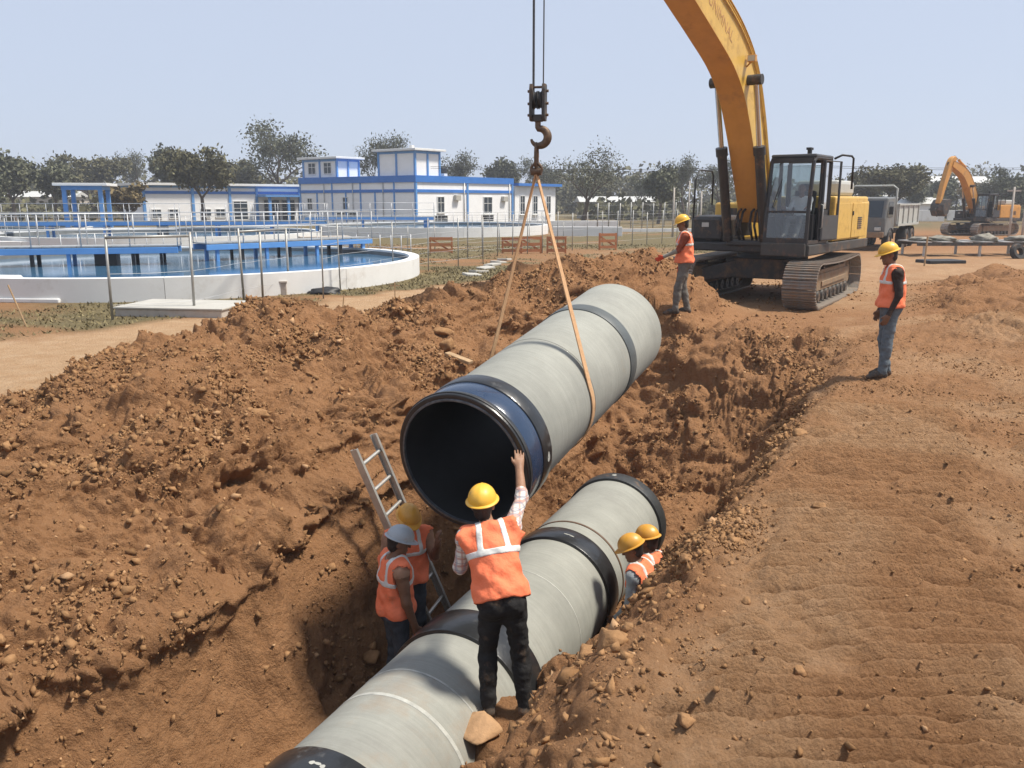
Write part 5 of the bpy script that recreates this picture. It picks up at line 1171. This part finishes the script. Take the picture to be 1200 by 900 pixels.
def penthouse(x0, x1, y0, y1, h):
    r = block(bd, x0, x1, y0, y1, 5.0, 5.0+h, name='rooftop_room')
    for (x, y) in ((x0, y0), (x1, y0), (x0, y1), (x0, (y0+y1)/2), ((x0+x1)/2, y0)):
        MB().bb((x-.10, y-.10, 5.0), (x+.10, y+.10, 5.0+h)).build('pilaster', M['blue_mid'], r)
    MB().bb((x0-.05, y0-.05, 4.98+h-.22), (x1+.05, y1+.05, 4.98+h)).build('blue_band', M['blue_mid'], r)
    MB().bb((x0-.5, y0-.5, 5.0+h), (x1+.5, y1+.5, 5.0+h+.22)).build('roof_slab', M['white_paint'], r, bevel=.03)
    return r
r1 = penthouse(.35, 3.9, .35, 5.3, 2.35); r2 = penthouse(.5, 3.6, 11.7, 17.0, 1.9)
for y in (13.1, 15.6): window(r2, (.5, y, 5.95), (0, -1, 0), (-1, 0, 0), 1.1, 1.1, False)
for k, (x, y, s_) in enumerate(((1.2, 1.5, .35), (6.5, 2.0, .5))): block(bd, x, x+s_, y, y+s_, 5.0+(2.57 if x < 3 else 0), 5.35+(2.57 if x < 3 else 0), 'white_paint', 'roof_vent')
for (x, z) in ((5.6, 2.6), (13.6, 2.5)): MB().bb((x, -.38, z), (x+.8, -.02, z+.55)).build('air_conditioner', M['slab_top'], bd, bevel=.03)
for (x, y) in ((7.2, -.10), (15.0, -.10)): MB().tube([(x, y, 0), (x, y, 4.4)], .05, 8).build('downpipe', M['grey_metal'], bd, True)
for y in (4.4, 8.8, 13.2): MB().tube([(-.10, y, 0), (-.10, y, 4.4)], .05, 8).build('downpipe', M['grey_metal'], bd, True)
MB().rev([(0, .0), (0, .55), (1.0, .55), (1.15, .3), (1.15, 0)], (9.5, 5, 5.0), (0, 0, 1), 20).build('roof_tank', M['black'], bd, 40)
an = thing('annex_building', (0.2, 97.6, -.3), math.atan2(.8, .6), 'lower bright white annex with three tall windows and a thin blue eave', 'building')
block(an, .2, 8.3, 0, 9, 0, 4.2); MB().bb((.2, -.55, 4.2), (8.9, 9.4, 4.5)).build('eave_slab', M['blue'], an)
for x in (1.6, 4.1, 6.8): window(an, (x, 0, 2.1), (1, 0, 0), (0, -1, 0), .8, 2.0)
lo_ = thing('low_building', (-38.8, 92, -.3), math.atan2(12, 13.6), 'low white workshop with blue trim and dark openings left of the main building', 'building')
block(lo_, 0, 18, 0, 7, 0, 4.2); MB().bb((-.5, -.6, 4.2), (18.3, 7.4, 4.45)).build('roof_slab', M['white_paint'], lo_); band(lo_, 0, 18, 0, 7, 3.3, 3.6, .07); band(lo_, 0, 18, 0, 7, 3.95, 4.18, .05, 'blue_mid')
for x in (0, 5.2, 9.4, 12.6, 18): pil(lo_, x, 0, 0, 4.2, .28)
for (x, w_, h) in ((1.2, .9, .9), (3.0, .9, .9), (6.6, 1.0, .9), (8.2, 1.0, .9), (10.6, 1.6, 2.0), (14.4, 1.9, 2.3), (16.5, 1.6, 2.3)):
    window(lo_, (x, 0, 1.2 if h < 1 else 1.5), (1, 0, 0), (0, -1, 0), w_, h, False)
for x in (13.2, 15.5, 17.6): MB().bb((x-.14, -2.2, 0), (x+.14, -1.92, 3.0)).build('porch_column', M['blue_mid'], lo_)
MB().bb((12.6, -2.4, 3.0), (18.2, .0, 3.2)).build('porch_roof', M['blue_mid'], lo_)
pv = thing('pavilion', (-28.8, 59.2, -.05), R(14), 'small open blue pavilion of square columns under a flat white roof', 'pavilion')
for x in (-1.1, 1.1):
    for y in (-1.2, 1.2): MB().bb((x-.13, y-.13, 0), (x+.13, y+.13, 3.05)).build('column', M['blue_mid'], pv, bevel=.01)
MB().bb((-1.25, -1.35, 3.05), (1.25, 1.35, 3.3)).build('ring_beam', M['blue_mid'], pv); MB().bb((-1.65, -1.8, 3.3), (1.65, 1.8, 3.48)).build('roof_slab', M['white_paint'], pv, bevel=.02)
MB().bb((-.9, -.5, 0), (.9, .5, .8)).build('pump_housing', M['blue_mid'], pv, bevel=.05)
def shed(x, y, lx, ly, h, rz, label, m='wall_white'):
    o = thing('shed', (x, y, -.5), rz, label, 'building'); block(o, -lx/2, lx/2, -ly/2, ly/2, 0, h, m)
    MB().prism([(-ly/2-.4, h), (ly/2+.4, h), (0, h+ly*.16)], (-lx/2-.4, 0, 0), (0, 1, 0), (0, 0, 1), (1, 0, 0), lx+.8).build('roof', M['roof_pale'], o)
    for k in range(int(lx/3)): MB().box((-lx/2+1.5+3*k, -ly/2-.02, h*.5), (1.1, .06, 1.2)).build('window', M['win_dark'], o)
M['roof_pale'] = mat('pale_sheet_roof', (.50, .50, .48), .6, 0, .1, 1)
shed(71, 145, 14, 7, 5.6, R(5), 'far white shed with pale roof showing above the trees on the right'); shed(50, 112, 9, 5, 2.4, R(-3), 'far pale shed behind the second excavator'); shed(61, 150, 12, 6, 3, R(0), 'far long white shed right of the dump truck')
shed(17, 130, 14, 5, 2.6, R(4), 'far tan shed between the trees behind the fence posts', 'concrete'); shed(-82, 150, 16, 6, 3.4, R(0), 'far low tan shed behind the trees on the left', 'concrete')
for k, (x, w_) in enumerate(((39, 7), (47, 6), (55, 6))): lowwall(x, 100+k*2, w_, .3, 1.2, R(3), ['pale boundary wall behind the dump truck', 'pale boundary wall behind the far excavator arm', 'pale boundary wall right of the far excavator'][k])

# ---------------------------------------------------------------- fences, posts, site clutter
M['fence'] = mat('fence_pipe', (.30, .30, .285), .5, .5, .2, 5, .05, 50, dirt=.2)
def fence(pts, label, h=1.65, top=(), wires=4, r=.022, z=0.):
    O = Vector((*pts[0], gz(*pts[0]) if z is None else z)); o = thing('wire_fence', O, 0, label, 'fence')
    P = [Vector((p[0], p[1], gnd(p[0], p[1]) if p[1] < 38 else 0))-O for p in pts]; rs = random.Random(len(pts))
    for p in P:
        t = Vector((rs.uniform(-.03, .03), rs.uniform(-.03, .03), h*rs.uniform(.96, 1.04))); MB().tube([p-Vector((0, 0, .1)), p+t], r, 8).build('post', M['fence'], o, True)
    for k in range(wires):
        zz = h*(.18+.75*k/max(1, wires-1)); mb = MB()
        for a, b in zip(P[:-1], P[1:]): mb.tube([a+Vector((0, 0, zz)), (a+b)/2+Vector((0, 0, zz-.015)), b+Vector((0, 0, zz))], .004, 4, cap=False)
        mb.build('wire', M['rail'], o)
    for (i, j) in top:
        MB().tube([P[i]+Vector((0, 0, h-.02)), P[j]+Vector((0, 0, h-.02))], r, 8).build('top_rail', M['fence'], o, True)
    return o
near_px = [(132, 375), (228, 369), (286, 353), (308, 349), (339, 343)]
fence([pix(*p) for p in near_px], 'grey pipe frame fence on the grass before the big tank', 1.62, top=((0, 1), (2, 4)), wires=3, r=.028)
mid_px = [(339, 343), (379, 350), (399, 341), (461, 327), (502, 318), (537, 314), (566, 309)]
fence([pix(*p) for p in mid_px[1:]], 'thin wire fence running from the tank end to the spoil heap', 1.7, wires=5, r=.018)
bk = [(548+i*17.5, 303-i*1.35) for i in range(15)]
fence([pix(*p) for p in bk], 'wire fence of many thin posts behind the spoil heap', 1.75, wires=5, r=.022)
bk2 = [(700+i*13, 272-i*1.1) for i in range(10)]
fence([pix(*p) for p in bk2], 'far wire fence of pale posts beyond the field', 2.1, wires=4, r=.045)
bk3 = [(478, 297), (510, 296), (548, 295), (585, 293), (620, 291), (660, 288)]
fence([pix(*p) for p in bk3], 'low wire fence behind the orange barriers', 1.2, wires=3, r=.02)
for k, (p, h) in enumerate((((1181, 287), 3.1), ((1196, 290), 3.0), ((788, 278), 3.2), ((820, 276), 3.0), ((806, 268), 4.0))):
    x, y = pix(*p); o = thing('pole', (x, y, -.1), 0, ['pale concrete post with short crossbar at the field edge beyond the far excavator', 'plain pale post right of the crossbar post', 'tall grey pole behind the fence left of the excavator', 'tall thin pole close behind the excavator tool box', 'tallest pale pole beyond the far fence'][k], 'pole')
    MB().tube([(0, 0, 0), (0, 0, h)], [.07, .05], 8).build('shaft', M['concrete'], o, True)
    if k in (0,): MB().box((0, 0, h-.2), (.7, .08, .08)).build('crossbar', M['concrete'], o)
# lone lamp mast and its overhead line
lm = thing('overhead_line', (18, 62, 0), 0, 'thin overhead power line on poles crossing the sky on the right', 'power line')
for k, (x, y) in enumerate(((0, 0), (26, -3))): MB().tube([(x, y, 0), (x, y, 4.9)], [.10, .07], 8).build('pole', M['concrete'], lm, True)
for dz in (0, -.12):
    MB().tube([(-24+78*u, 2.8-9*u, 4.75+dz-.55*(1-((u*3) % 1-.5)**2*4)*.5) for u in np.linspace(0, 1, 40)], .012, 4).build('wire', M['black'], lm, True)
M['board'] = mat('orange_board', (.42, .17, .07), .8, 0, .2, 4, .1, 30)
def barrier(px_, py_, w_, h, rz, label):
    x, y = pix(px_, py_); o = thing('barrier_frame', (x, y, 0), rz, label, 'barrier', 'orange barrier frames on the grass')
    for s in (-1, 1): MB().box((s*w_/2, 0, h/2), (.08, .06, h)).build('upright', M['board'], o)
    for k in range(3): MB().box((0, -.035, h*(.18+.36*k)), (w_, .03, .13)).build('plank', M['board'], o)
    MB().box((0, .04, h*.5), (w_*1.05, .03, .08), 0, R(32)).build('brace', M['board'], o)
barrier(517, 297, .95, .72, R(6), 'closed orange board barrier standing left of the others'); barrier(600, 297, .85, .7, R(-12), 'orange barrier frame just left of the sling line')
barrier(622, 297, .9, .75, R(8), 'orange barrier frame second after the closed one'); barrier(652, 297, .8, .75, R(-5), 'orange barrier frame behind the sling line'); barrier(712, 293, .8, .8, R(10), 'orange barrier frame on its own nearest the excavator')
# concrete slab and block
x, y = pix(202, 372); sb = thing('concrete_slab', (x, y+.75, 0), R(-8), 'pale raised concrete slab on the grass by the fence', 'slab')
MB().bb((-1.15, -.72, -.05), (1.15, .72, .15)).build('base', M['concrete'], sb, bevel=.02); MB().bb((-1.18, -.75, .152), (1.18, .75, .19)).build('cover', M['slab_top'] if 'slab_top' in M else M['concrete'], sb, bevel=.01)
x, y = pix(321, 346); cbk = thing('concrete_block', (x, y+.2, 0), R(10), 'squat concrete valve block beside the fence post before the tank', 'block')
MB().bb((-.28, -.22, -.05), (.28, .22, .30)).build('body', M['concrete'], cbk, bevel=.015); MB().bb((-.30, -.24, .30), (.30, .24, .35)).build('lid', M['concrete'], cbk, bevel=.01)
def heap(px_, py_, w_, h, label, name='tarpaulin_bag', m='black'):
    x, y = pix(px_, py_); V, F = ico(3); n = perlin(V*2.2+px_)*.35+perlin(V*5+py_)*.12; v = V*(1+n)[:, None]*np.array([w_, w_*.6, h]); v[:, 2] = np.maximum(v[:, 2], -.03)
    o = np_mesh(name, v, F, M[m]); o.location = (x, y, 0); tag(o, label, 'bag' if m == 'black' else 'pile')
heap(380, 344, .42, .16, 'crumpled black plastic sheet lying by the tank wall'); heap(231, 347, .10, .20, 'small black bag standing behind the concrete slab')
# white chute at the left edge
x, y = pix(4, 352); ch = thing('precast_chute', (x-.3, y+.3, 0), R(-6), 'white precast chute with a grey sloping mouth against the big tank', 'chute')
MB().prism([(-.9, 0), (.95, 0), (.45, .55), (-.9, .55)], (0, -.3, 0), (1, 0, 0), (0, 0, 1), (0, 1, 0), .6).build('body', M['white_paint'], ch, bevel=.02)
MB().prism([(-.35, .10), (.42, .10), (.22, .46), (-.35, .46)], (0, -.312, 0), (1, 0, 0), (0, 0, 1), (0, 1, 0), .01).build('mouth', M['concrete'], ch)
MB().bb((-.95, -.7, 0), (2.0, -.3, .10)).build('apron', M['white_paint'], ch, bevel=.02)
# survey stakes
for k, (p, h, rx) in enumerate((((33, 383), .78, -.28), ((401, 365), .35, .05), ((463, 350), .4, 0))):
    x, y = pix(*p); o = thing('survey_stake', (x, y, gnd(x, y)), 0, ['leaning bamboo stake at the edge of the grass', 'short stake at the edge of the pale track', 'short cross-topped stake on the pale track'][k], 'stake')
    MB().tube([(0, 0, -.1), (rx, 0, h)], .014, 6).build('shaft', M['wood'], o)
    if k == 2: MB().box((0, 0, h*.8), (.25, .02, .02)).build('crosspiece', M['wood'], o)
# stepping slabs laid down towards the heap
pts_ = [(553, 323), (561, 319), (569, 315), (577, 311), (584, 308), (591, 305)]
for k, p in enumerate(pts_):
    x, y = pix(*p); o = MB().bb((-.26, -.22, 0), (.26, .22, .09)).build('paving_slab', M['slab_top'], None, bevel=.02, loc=(x, y, gnd(x, y)-.02 if y < 38 else 0)); o.rotation_euler = (R(3*(-1)**k), R(4*(-1)**(k//2)), R(25+9*k))
    tag(o, 'pale concrete slab in the crooked row leading off the spoil heap', 'slab', 'stepping slabs behind the heap')

# steel trestle with rubble in front of the far excavator, and the stake by the dark pit
x, y = pix(1150, 301); tr_ = thing('steel_trestle', (x+.6, y+1.2, 0), R(3), 'low grey steel trestle loaded with rubble in front of the far excavator', 'trestle'); tr_.scale = (1, 1, .72)
for yy in (-.9, .9):
    MB().bb((-3.3, yy-.07, .62), (4.2, yy+.07, .80)).build('beam', M['dark_metal'], tr_)
    for xx in (-3.0, -.6, 1.8, 4.0): MB().tube([(xx, yy, 0), (xx, yy, .62)], .06, 8).build('leg', M['grey_metal'], tr_)
for k in range(9): MB().bb((-3.2+.88*k, -1.0, .80), (-2.75+.88*k, 1.0, .86)).build('slat', M['grey_metal'], tr_)
rs_ = random.Random(3)
for k, (xx, w_, h) in enumerate(((-1.7, .5, .15), (.1, .45, .22), (1.6, .5, .15), (2.9, .4, .12), (-2.7, .35, .1))):
    V, F = ico(3); n = perlin(V*2.0+k)*.35+perlin(V*5.5+k*2)*.22; v = V*(1+n)[:, None]*np.array([w_, .7, h])
    rb = np_mesh('rubble_heap', v, F, M['rubble'] if 'rubble' in M else M['concrete'], None, False); rb.location = (x+.6+xx, y+1.2, .68); tag(rb, ['long grey rubble heap second from the stake end of the trestle', 'tallest grey rubble heap on the trestle', 'broad grey rubble heap right of the tallest one', 'flat rubble heap on the far end of the trestle', 'smallest rubble heap on the stake end of the trestle'][k], 'rubble', 'rubble on the trestle')
x, y = pix(1083, 312); stk = thing('site_stake', (x, y, gnd(x, y)), 0, 'thin upright wooden stake beside the dark pit', 'stake'); MB().tube([(0, 0, -.1), (.02, 0, 1.05)], .03, 6).build('shaft', M['wood'], stk); MB().tube([(.0, 0, .42), (1.5, .2, .38)], .015, 5).build('tie_rail', M['wood'], stk)
x, y = pix(1102, 308)
pit = MB().box((0, 0, .06), (1.5, .9, .16), R(8)).build('dark_pit', M['black'], None, bevel=.03, loc=(x, y, gnd(x, y)-.02)); tag(pit, 'flat black box standing for the dark of the pit by the stake', 'cover')  # darkness inside the open pit, drawn as a flat black box
x, y = pix(1192, 303); ty = MB().rev([(-.10, .16), (-.12, .30), (-.05, .36), (.05, .36), (.12, .30), (.10, .16)], (0, 0, 0), (.25, -.9, .35), 28, True).build('tyre', M['rubber'], None, 40, loc=(x, y, gnd(x, y)+.25)); tag(ty, 'old black tyre half sunk in the earth at the right', 'tyre')

# ---------------------------------------------------------------- notable stones
for (p, z, r, m, lab) in (((430, 376), .55, .17, 'clod_dark', 'dark round boulder perched on the spoil heap crest'), ((480, 386), .3, .10, 'clod', 'squat clod beside the broken plank on the spoil heap'), ((519, 390), .3, .14, 'clod', 'rounded clod low on the spoil heap behind the raised pipe'), ((526, 421), .0, .15, 'clod', 'big clod on the heap slope just above the pipe collar'),
    ((983, 478), 0, .07, 'clod', 'flat stone on the right bank left of the lone watcher'), ((1000, 478), 0, .08, 'clod', 'smaller twin stone touching the flat one by the lone watcher'), ((937, 509), 0, .09, 'clod', 'oval tan stone on the right bank rim'), ((962, 602), 0, .05, 'clod', 'smooth oval stone in the middle of the right bank'),
    ((684, 762), -.55, .07, 'stone', 'pale round stone at the bank edge above the collar'), ((690, 792), -.45, .085, 'clod', 'large broken clod on the bank edge beside the worker'), ((712, 815), -.3, .095, 'clod', 'blocky clod behind the large broken clod'), ((876, 697), .05, .035, 'clod', 'small round stone lying on the crawler print'), ((804, 842), .05, .04, 'clod', 'small dark stone at the foot of the bank near the print'),
    ((937, 782), .05, .035, 'clod', 'lone stone set deep in the crawler print'), ((806, 664), -.1, .05, 'clod', 'clod sitting on the bank rim above the crouching pair'), ((430, 600), -.6, .12, 'clod', 'clod on the trench lip left of the ladder'), ((273, 547), .0, .09, 'clod_dark', 'dark overhanging clod on the left slope'), ((298, 460), .3, .10, 'clod', 'lumpy block of earth high on the left slope')):
    x, y = pix(p[0], p[1], z); rock(x, y, r, M[m], lab, 'boulder' if r > .13 else 'stone', seed=p[0])
x, y = pix(537, 386, .5); pk = MB().box((0, 0, 0), (.42, .13, .05), R(-28), R(14)).build('broken_plank', M['wood'], None, bevel=.01, loc=(x, y, gnd(x, y)+.06)); tag(pk, 'short broken plank lying on the spoil heap', 'plank')
# the broken concrete lump below the worker's feet
x, y = pix(566, 868, -1.45); rock(x, y, .17, M['stone'], 'pale broken lump against the laid pipe below the worker', 'boulder', flat=.55, seed=4)
x, y = pix(530, 893, -1.4); rock(x, y, .10, M['stone'], 'small pale lump beside the pipe under the broken lump', 'stone', flat=.6, seed=9)

# ---------------------------------------------------------------- trees
def leaf_mat(name, col):
    m = mat(name, col, .75, 0, .35, .5, 0, spec=.2); t = m.node_tree; n = t.nodes; L = t.links; b = n['Principled BSDF']
    gi = n.new('ShaderNodeNewGeometry'); mr = n.new('ShaderNodeMapRange'); mr.inputs[3].default_value = .78; mr.inputs[4].default_value = 1.22; L.new(gi.outputs['Random Per Island'], mr.inputs[0])
    mx = n.new('ShaderNodeMix'); mx.data_type = 'RGBA'; mx.blend_type = 'MULTIPLY'; mx.inputs[0].default_value = 1; L.new(b.inputs['Base Color'].links[0].from_socket, mx.inputs[6]); L.new(mr.outputs[0], mx.inputs[7]); L.new(mx.outputs[2], b.inputs['Base Color'])
    return m
M['leaf_dark'] = leaf_mat('leaf_dark', (.105, .108, .064)); M['leaf_olive'] = leaf_mat('leaf_olive', (.120, .112, .058)); M['leaf_dry'] = leaf_mat('leaf_dry', (.150, .112, .050)); M['leaf_grey'] = leaf_mat('leaf_grey', (.105, .108, .070))
def tree_meshes(seed, h, spread, trunk_h, dens, leaf, lm, flat=1.0, levels=4):
    rs = random.Random(seed); npr = np.random.RandomState(seed); wood = MB(); tips = []
    def grow(p, d, L, r, lev):
        n = 4; pts = [p]; rr = [r]
        for k in range(n):
            d = (d+Vector((rs.gauss(0, .13), rs.gauss(0, .13), rs.gauss(.03, .08)))).normalized(); p = p+d*(L/n); pts.append(p.copy()); rr.append(r*(1-.45*(k+1)/n))
        wood.tube(pts, rr, 7 if lev < 2 else 4, cap=False)
        if lev >= 2: tips.extend([pts[2], pts[3], pts[4]])
        if lev >= levels: return
        nb = rs.choice((3, 4)) if lev == 0 else rs.choice((2, 3, 3))
        for k in range(nb):
            a = 2*math.pi*(k+rs.random()*.7)/nb; sp = rs.uniform(.45, 1.0)*spread; ax = Vector((math.cos(a), math.sin(a), 0)); nd = (d*.75+ax*sp+Vector((0, 0, .22/flat))).normalized()
            st = pts[rs.choice((2, 3, 4))] if lev else pts[rs.choice((3, 4, 4))]; grow(st.copy(), nd, L*rs.uniform(.60, .82), rr[-1]*.85 if lev else rr[-1]*.7, lev+1)
    grow(Vector((0, 0, -.3)), Vector((0, 0, 1)), trunk_h, h*.022+.06, 0)
    T = np.array([t[:] for t in tips]); top = T[:, 2].max(); sc_ = (h*.94)/top
    wood.v = [(a*sc_, b*sc_, c*sc_) for (a, b, c) in wood.v]; T = T*sc_
    n = int(dens); c = T[npr.randint(0, len(T), n)]+npr.normal(0, 1, (n, 3))*h*np.array([.055, .055, .04]); ok = c[:, 2] > trunk_h*sc_*.55; c = c[ok]; n = len(c)
    sz = leaf*npr.uniform(.55, 1.3, (n, 1)); u = npr.normal(size=(n, 3)); u /= np.linalg.norm(u, axis=1)[:, None]; w2 = npr.normal(size=(n, 3)); w2 -= u*(w2*u).sum(1)[:, None]; w2 /= np.linalg.norm(w2, axis=1)[:, None]
    v = np.stack([c-u*sz, c+w2*sz*.55, c+u*sz, c-w2*sz*.55], 1).reshape(-1, 3); f = np.arange(4*n).reshape(-1, 4)
    return wood, v, f, lm
KINDS = dict(dense=(9, .75, 2.6, 8500, .27, 'leaf_dark', .9), broad=(9, 1.0, 2.6, 8000, .25, 'leaf_olive', 1.3), airy=(11, .8, 3.6, 4200, .17, 'leaf_grey', 1.0), bare=(10, .95, 3.0, 2600, .13, 'leaf_grey', 1.1), dry=(8, .9, 2.4, 5500, .2, 'leaf_dry', 1.2), umbrella=(11, 1.1, 5.2, 4500, .24, 'leaf_dark', 1.9), bush=(4, .9, .7, 2600, .20, 'leaf_dry', 1.2))
_made = {}
def tree(px_, top_y, D, kind, label, wx=1.0):
    h0, spread, th, dens, leaf, lm, fl = KINDS[kind]; H = CAM_H+(235-top_y)/1000*D+.35; x = (px_-600)/1000*D
    key = (kind, int(abs(px_)) % 2)
    if key not in _made:
        wood, v, f, m = tree_meshes(hash_(kind)+key[1]*17, h0, spread, th, dens, leaf, lm, fl); t = thing('tree', (0, 0, 0), 0, label, 'tree', 'trees round the plant'); wood.build('trunk', M['bark'], t, True); np_mesh('crown', v, f, M[m], t, False); _made[key] = t
    else: t = copy_tree(_made[key]); t['label'] = label
    k = H/h0; t.location = (x, D, -.3); t.rotation_euler = (0, 0, px_*.37); t.scale = (k*wx, k*wx, k); return t
def hash_(s): return sum(ord(c)*(i+3) for i, c in enumerate(s))
for a in ((28, 178, 98, 'dense', 'dark dense tree tallest at the left end of the plant', 1.0), (4, 205, 92, 'dense', 'lower dark tree at the very left end of the tree row'), (74, 190, 104, 'dense', 'dark tree just left of the blue pavilion'), (122, 183, 128, 'broad', 'olive tree rising behind the blue pavilion'), (203, 175, 116, 'dense', 'dark round tree behind the left end of the low workshop'),
    (246, 176, 88, 'broad', 'leafy brownish tree with bare trunk standing before the low workshop', .9), (163, 178, 150, 'airy', 'thin airy tree between pavilion and workshop', .7), (155, 214, 84, 'bush', 'tan bushy shrub right of the pavilion', 1.2), (340, 146, 112, 'airy', 'tall airy spreading tree behind the left rooftop room', 1.15), (296, 190, 130, 'broad', 'olive tree left of the tall airy tree'),
    (455, 157, 118, 'airy', 'slim airy tree between the two rooftop rooms', .72), (546, 180, 128, 'airy', 'grey-green tree right of the right rooftop room', .95), (592, 188, 138, 'dense', 'dark tree behind the sling'), (624, 186, 132, 'airy', 'thin tree behind the annex roof'), (682, 165, 88, 'bare', 'nearly bare spreading tree standing right of the annex', 1.1),
    (742, 205, 120, 'airy', 'small airy tree between bare tree and dark round tree', .8), (768, 195, 92, 'dense', 'dark round tree beyond the fence left of the excavator', 1.0), (800, 184, 105, 'airy', 'tall airy tree behind the tall poles', .8), (838, 187, 108, 'airy', 'airy tree seen behind the boom foot', .9), (985, 205, 100, 'broad', 'olive tree behind the excavator cab'),
    (1030, 195, 92, 'broad', 'broad olive tree behind the dump truck', 1.2), (1062, 212, 110, 'dense', 'dark low tree left of the far excavator'), (1090, 208, 118, 'dense', 'dark low tree behind the far excavator bucket', 1.2), (1128, 214, 112, 'dry', 'dry tree behind the far excavator arm'), (1152, 196, 104, 'umbrella', 'tall flat-topped tree right of the far excavator boom', .8), (1178, 206, 100, 'dense', 'dark tree right of the flat-topped tree', 1.2), (1210, 205, 92, 'dense', 'dark tree at the right end of the tree row', 1.2),
    (700, 212, 140, 'broad', 'olive tree in the row behind the bare tree', 1.2), (1008, 214, 130, 'dense', 'dark tree between the cab mirror and the truck')):
    tree(*a)
def tree_belt():
    rs = np.random.RandomState(21); C = []; 
    for k in range(240):
        x = rs.uniform(-170, 170); y = rs.uniform(165, 230); hh = rs.uniform(4.5, 10)*(1.0+.2*math.sin(x*.07)); n = 260
        p = rs.normal(size=(n, 3)); p /= np.linalg.norm(p, axis=1)[:, None]; p *= rs.uniform(.5, 1, (n, 1))**.5; p = p*np.array([hh*.75, hh*.6, hh*.5])+np.array([x, y, hh*.5-.5]); C.append(p)
    for k in range(120):
        x = rs.uniform(-75, 75); y = rs.uniform(108, 135); hh = rs.uniform(1.2, 2.6); n = 90
        p = rs.normal(size=(n, 3))*np.array([hh*.9, hh*.5, hh*.35])+np.array([x, y, hh*.4]); C.append(p)
    c = np.concatenate(C); n = len(c); sz = rs.uniform(.3, .75, (n, 1)); u = rs.normal(size=(n, 3)); u /= np.linalg.norm(u, axis=1)[:, None]; w2 = rs.normal(size=(n, 3)); w2 -= u*(w2*u).sum(1)[:, None]; w2 /= np.linalg.norm(w2, axis=1)[:, None]
    v = np.stack([c-u*sz, c+w2*sz*.6, c+u*sz, c-w2*sz*.6], 1).reshape(-1, 3)
    o = np_mesh('far_woodland', v, np.arange(4*n).reshape(-1, 4), M['leaf_olive'], None, False); tag(o, 'far belt of scrub and trees closing the horizon', 'woodland', kind='stuff')
tree_belt()
def grass():
    rs = np.random.RandomState(8); P = []
    for (n, xr, yr) in ((26000, (-15, 4), (12.5, 30)), (9000, (-8, 14), (26, 46))):
        x = rs.uniform(*xr, n); y = rs.uniform(*yr, n); s, t = xy2st(x, y); g, pl, m = ground_masks(x, y, s, t); k = (g > .45) & (np.hypot(x-T1[0], y-T1[1]) > T1[2]+.1); P.append(np.stack([x[k], y[k]], 1))
    P = np.concatenate(P); vs = []; n = len(P); z = np.array([gnd(*p) if p[1] < 38 else 0 for p in P])
    a = rs.uniform(0, 6.28, n); hh = rs.uniform(.03, .085, n); w_ = rs.uniform(.008, .022, n)+P[:, 1]*.0006; lx = rs.normal(0, .05, n); ly = rs.normal(0, .05, n)
    b = np.stack([P[:, 0], P[:, 1], z-.01], 1); d = np.stack([np.cos(a)*w_, np.sin(a)*w_, a*0], 1); tp = b+np.stack([lx, ly, hh], 1)
    v = np.stack([b-d, b+d, tp], 1).reshape(-1, 3); o = np_mesh('grass', v, np.arange(3*n).reshape(-1, 3), M['grass'], None, False); tag(o, 'short dry grass on the verge round the tanks', 'grass', kind='stuff')
M['grass'] = leaf_mat('dry_grass', (.185, .150, .075))
grass()
# ================================================================ HAZE
def haze():
    o = MB().bb((-1500, -900, -6), (1500, 1800, 17.5)).build('haze', mat('haze_air', (1, 1, 1)))
    m = bpy.data.materials.new('haze_air'); m.use_nodes = True; t = m.node_tree; t.nodes.clear(); out = t.nodes.new('ShaderNodeOutputMaterial')
    v = t.nodes.new('ShaderNodeVolumePrincipled'); v.inputs['Color'].default_value = (.90, .93, 1, 1); v.inputs['Density'].default_value = .0010; v.inputs['Anisotropy'].default_value = .3
    t.links.new(v.outputs[0], out.inputs['Volume']); o.data.materials.clear(); o.data.materials.append(m); tag(o, 'thin dry-season haze hanging over the whole site', 'haze', kind='stuff')
haze()
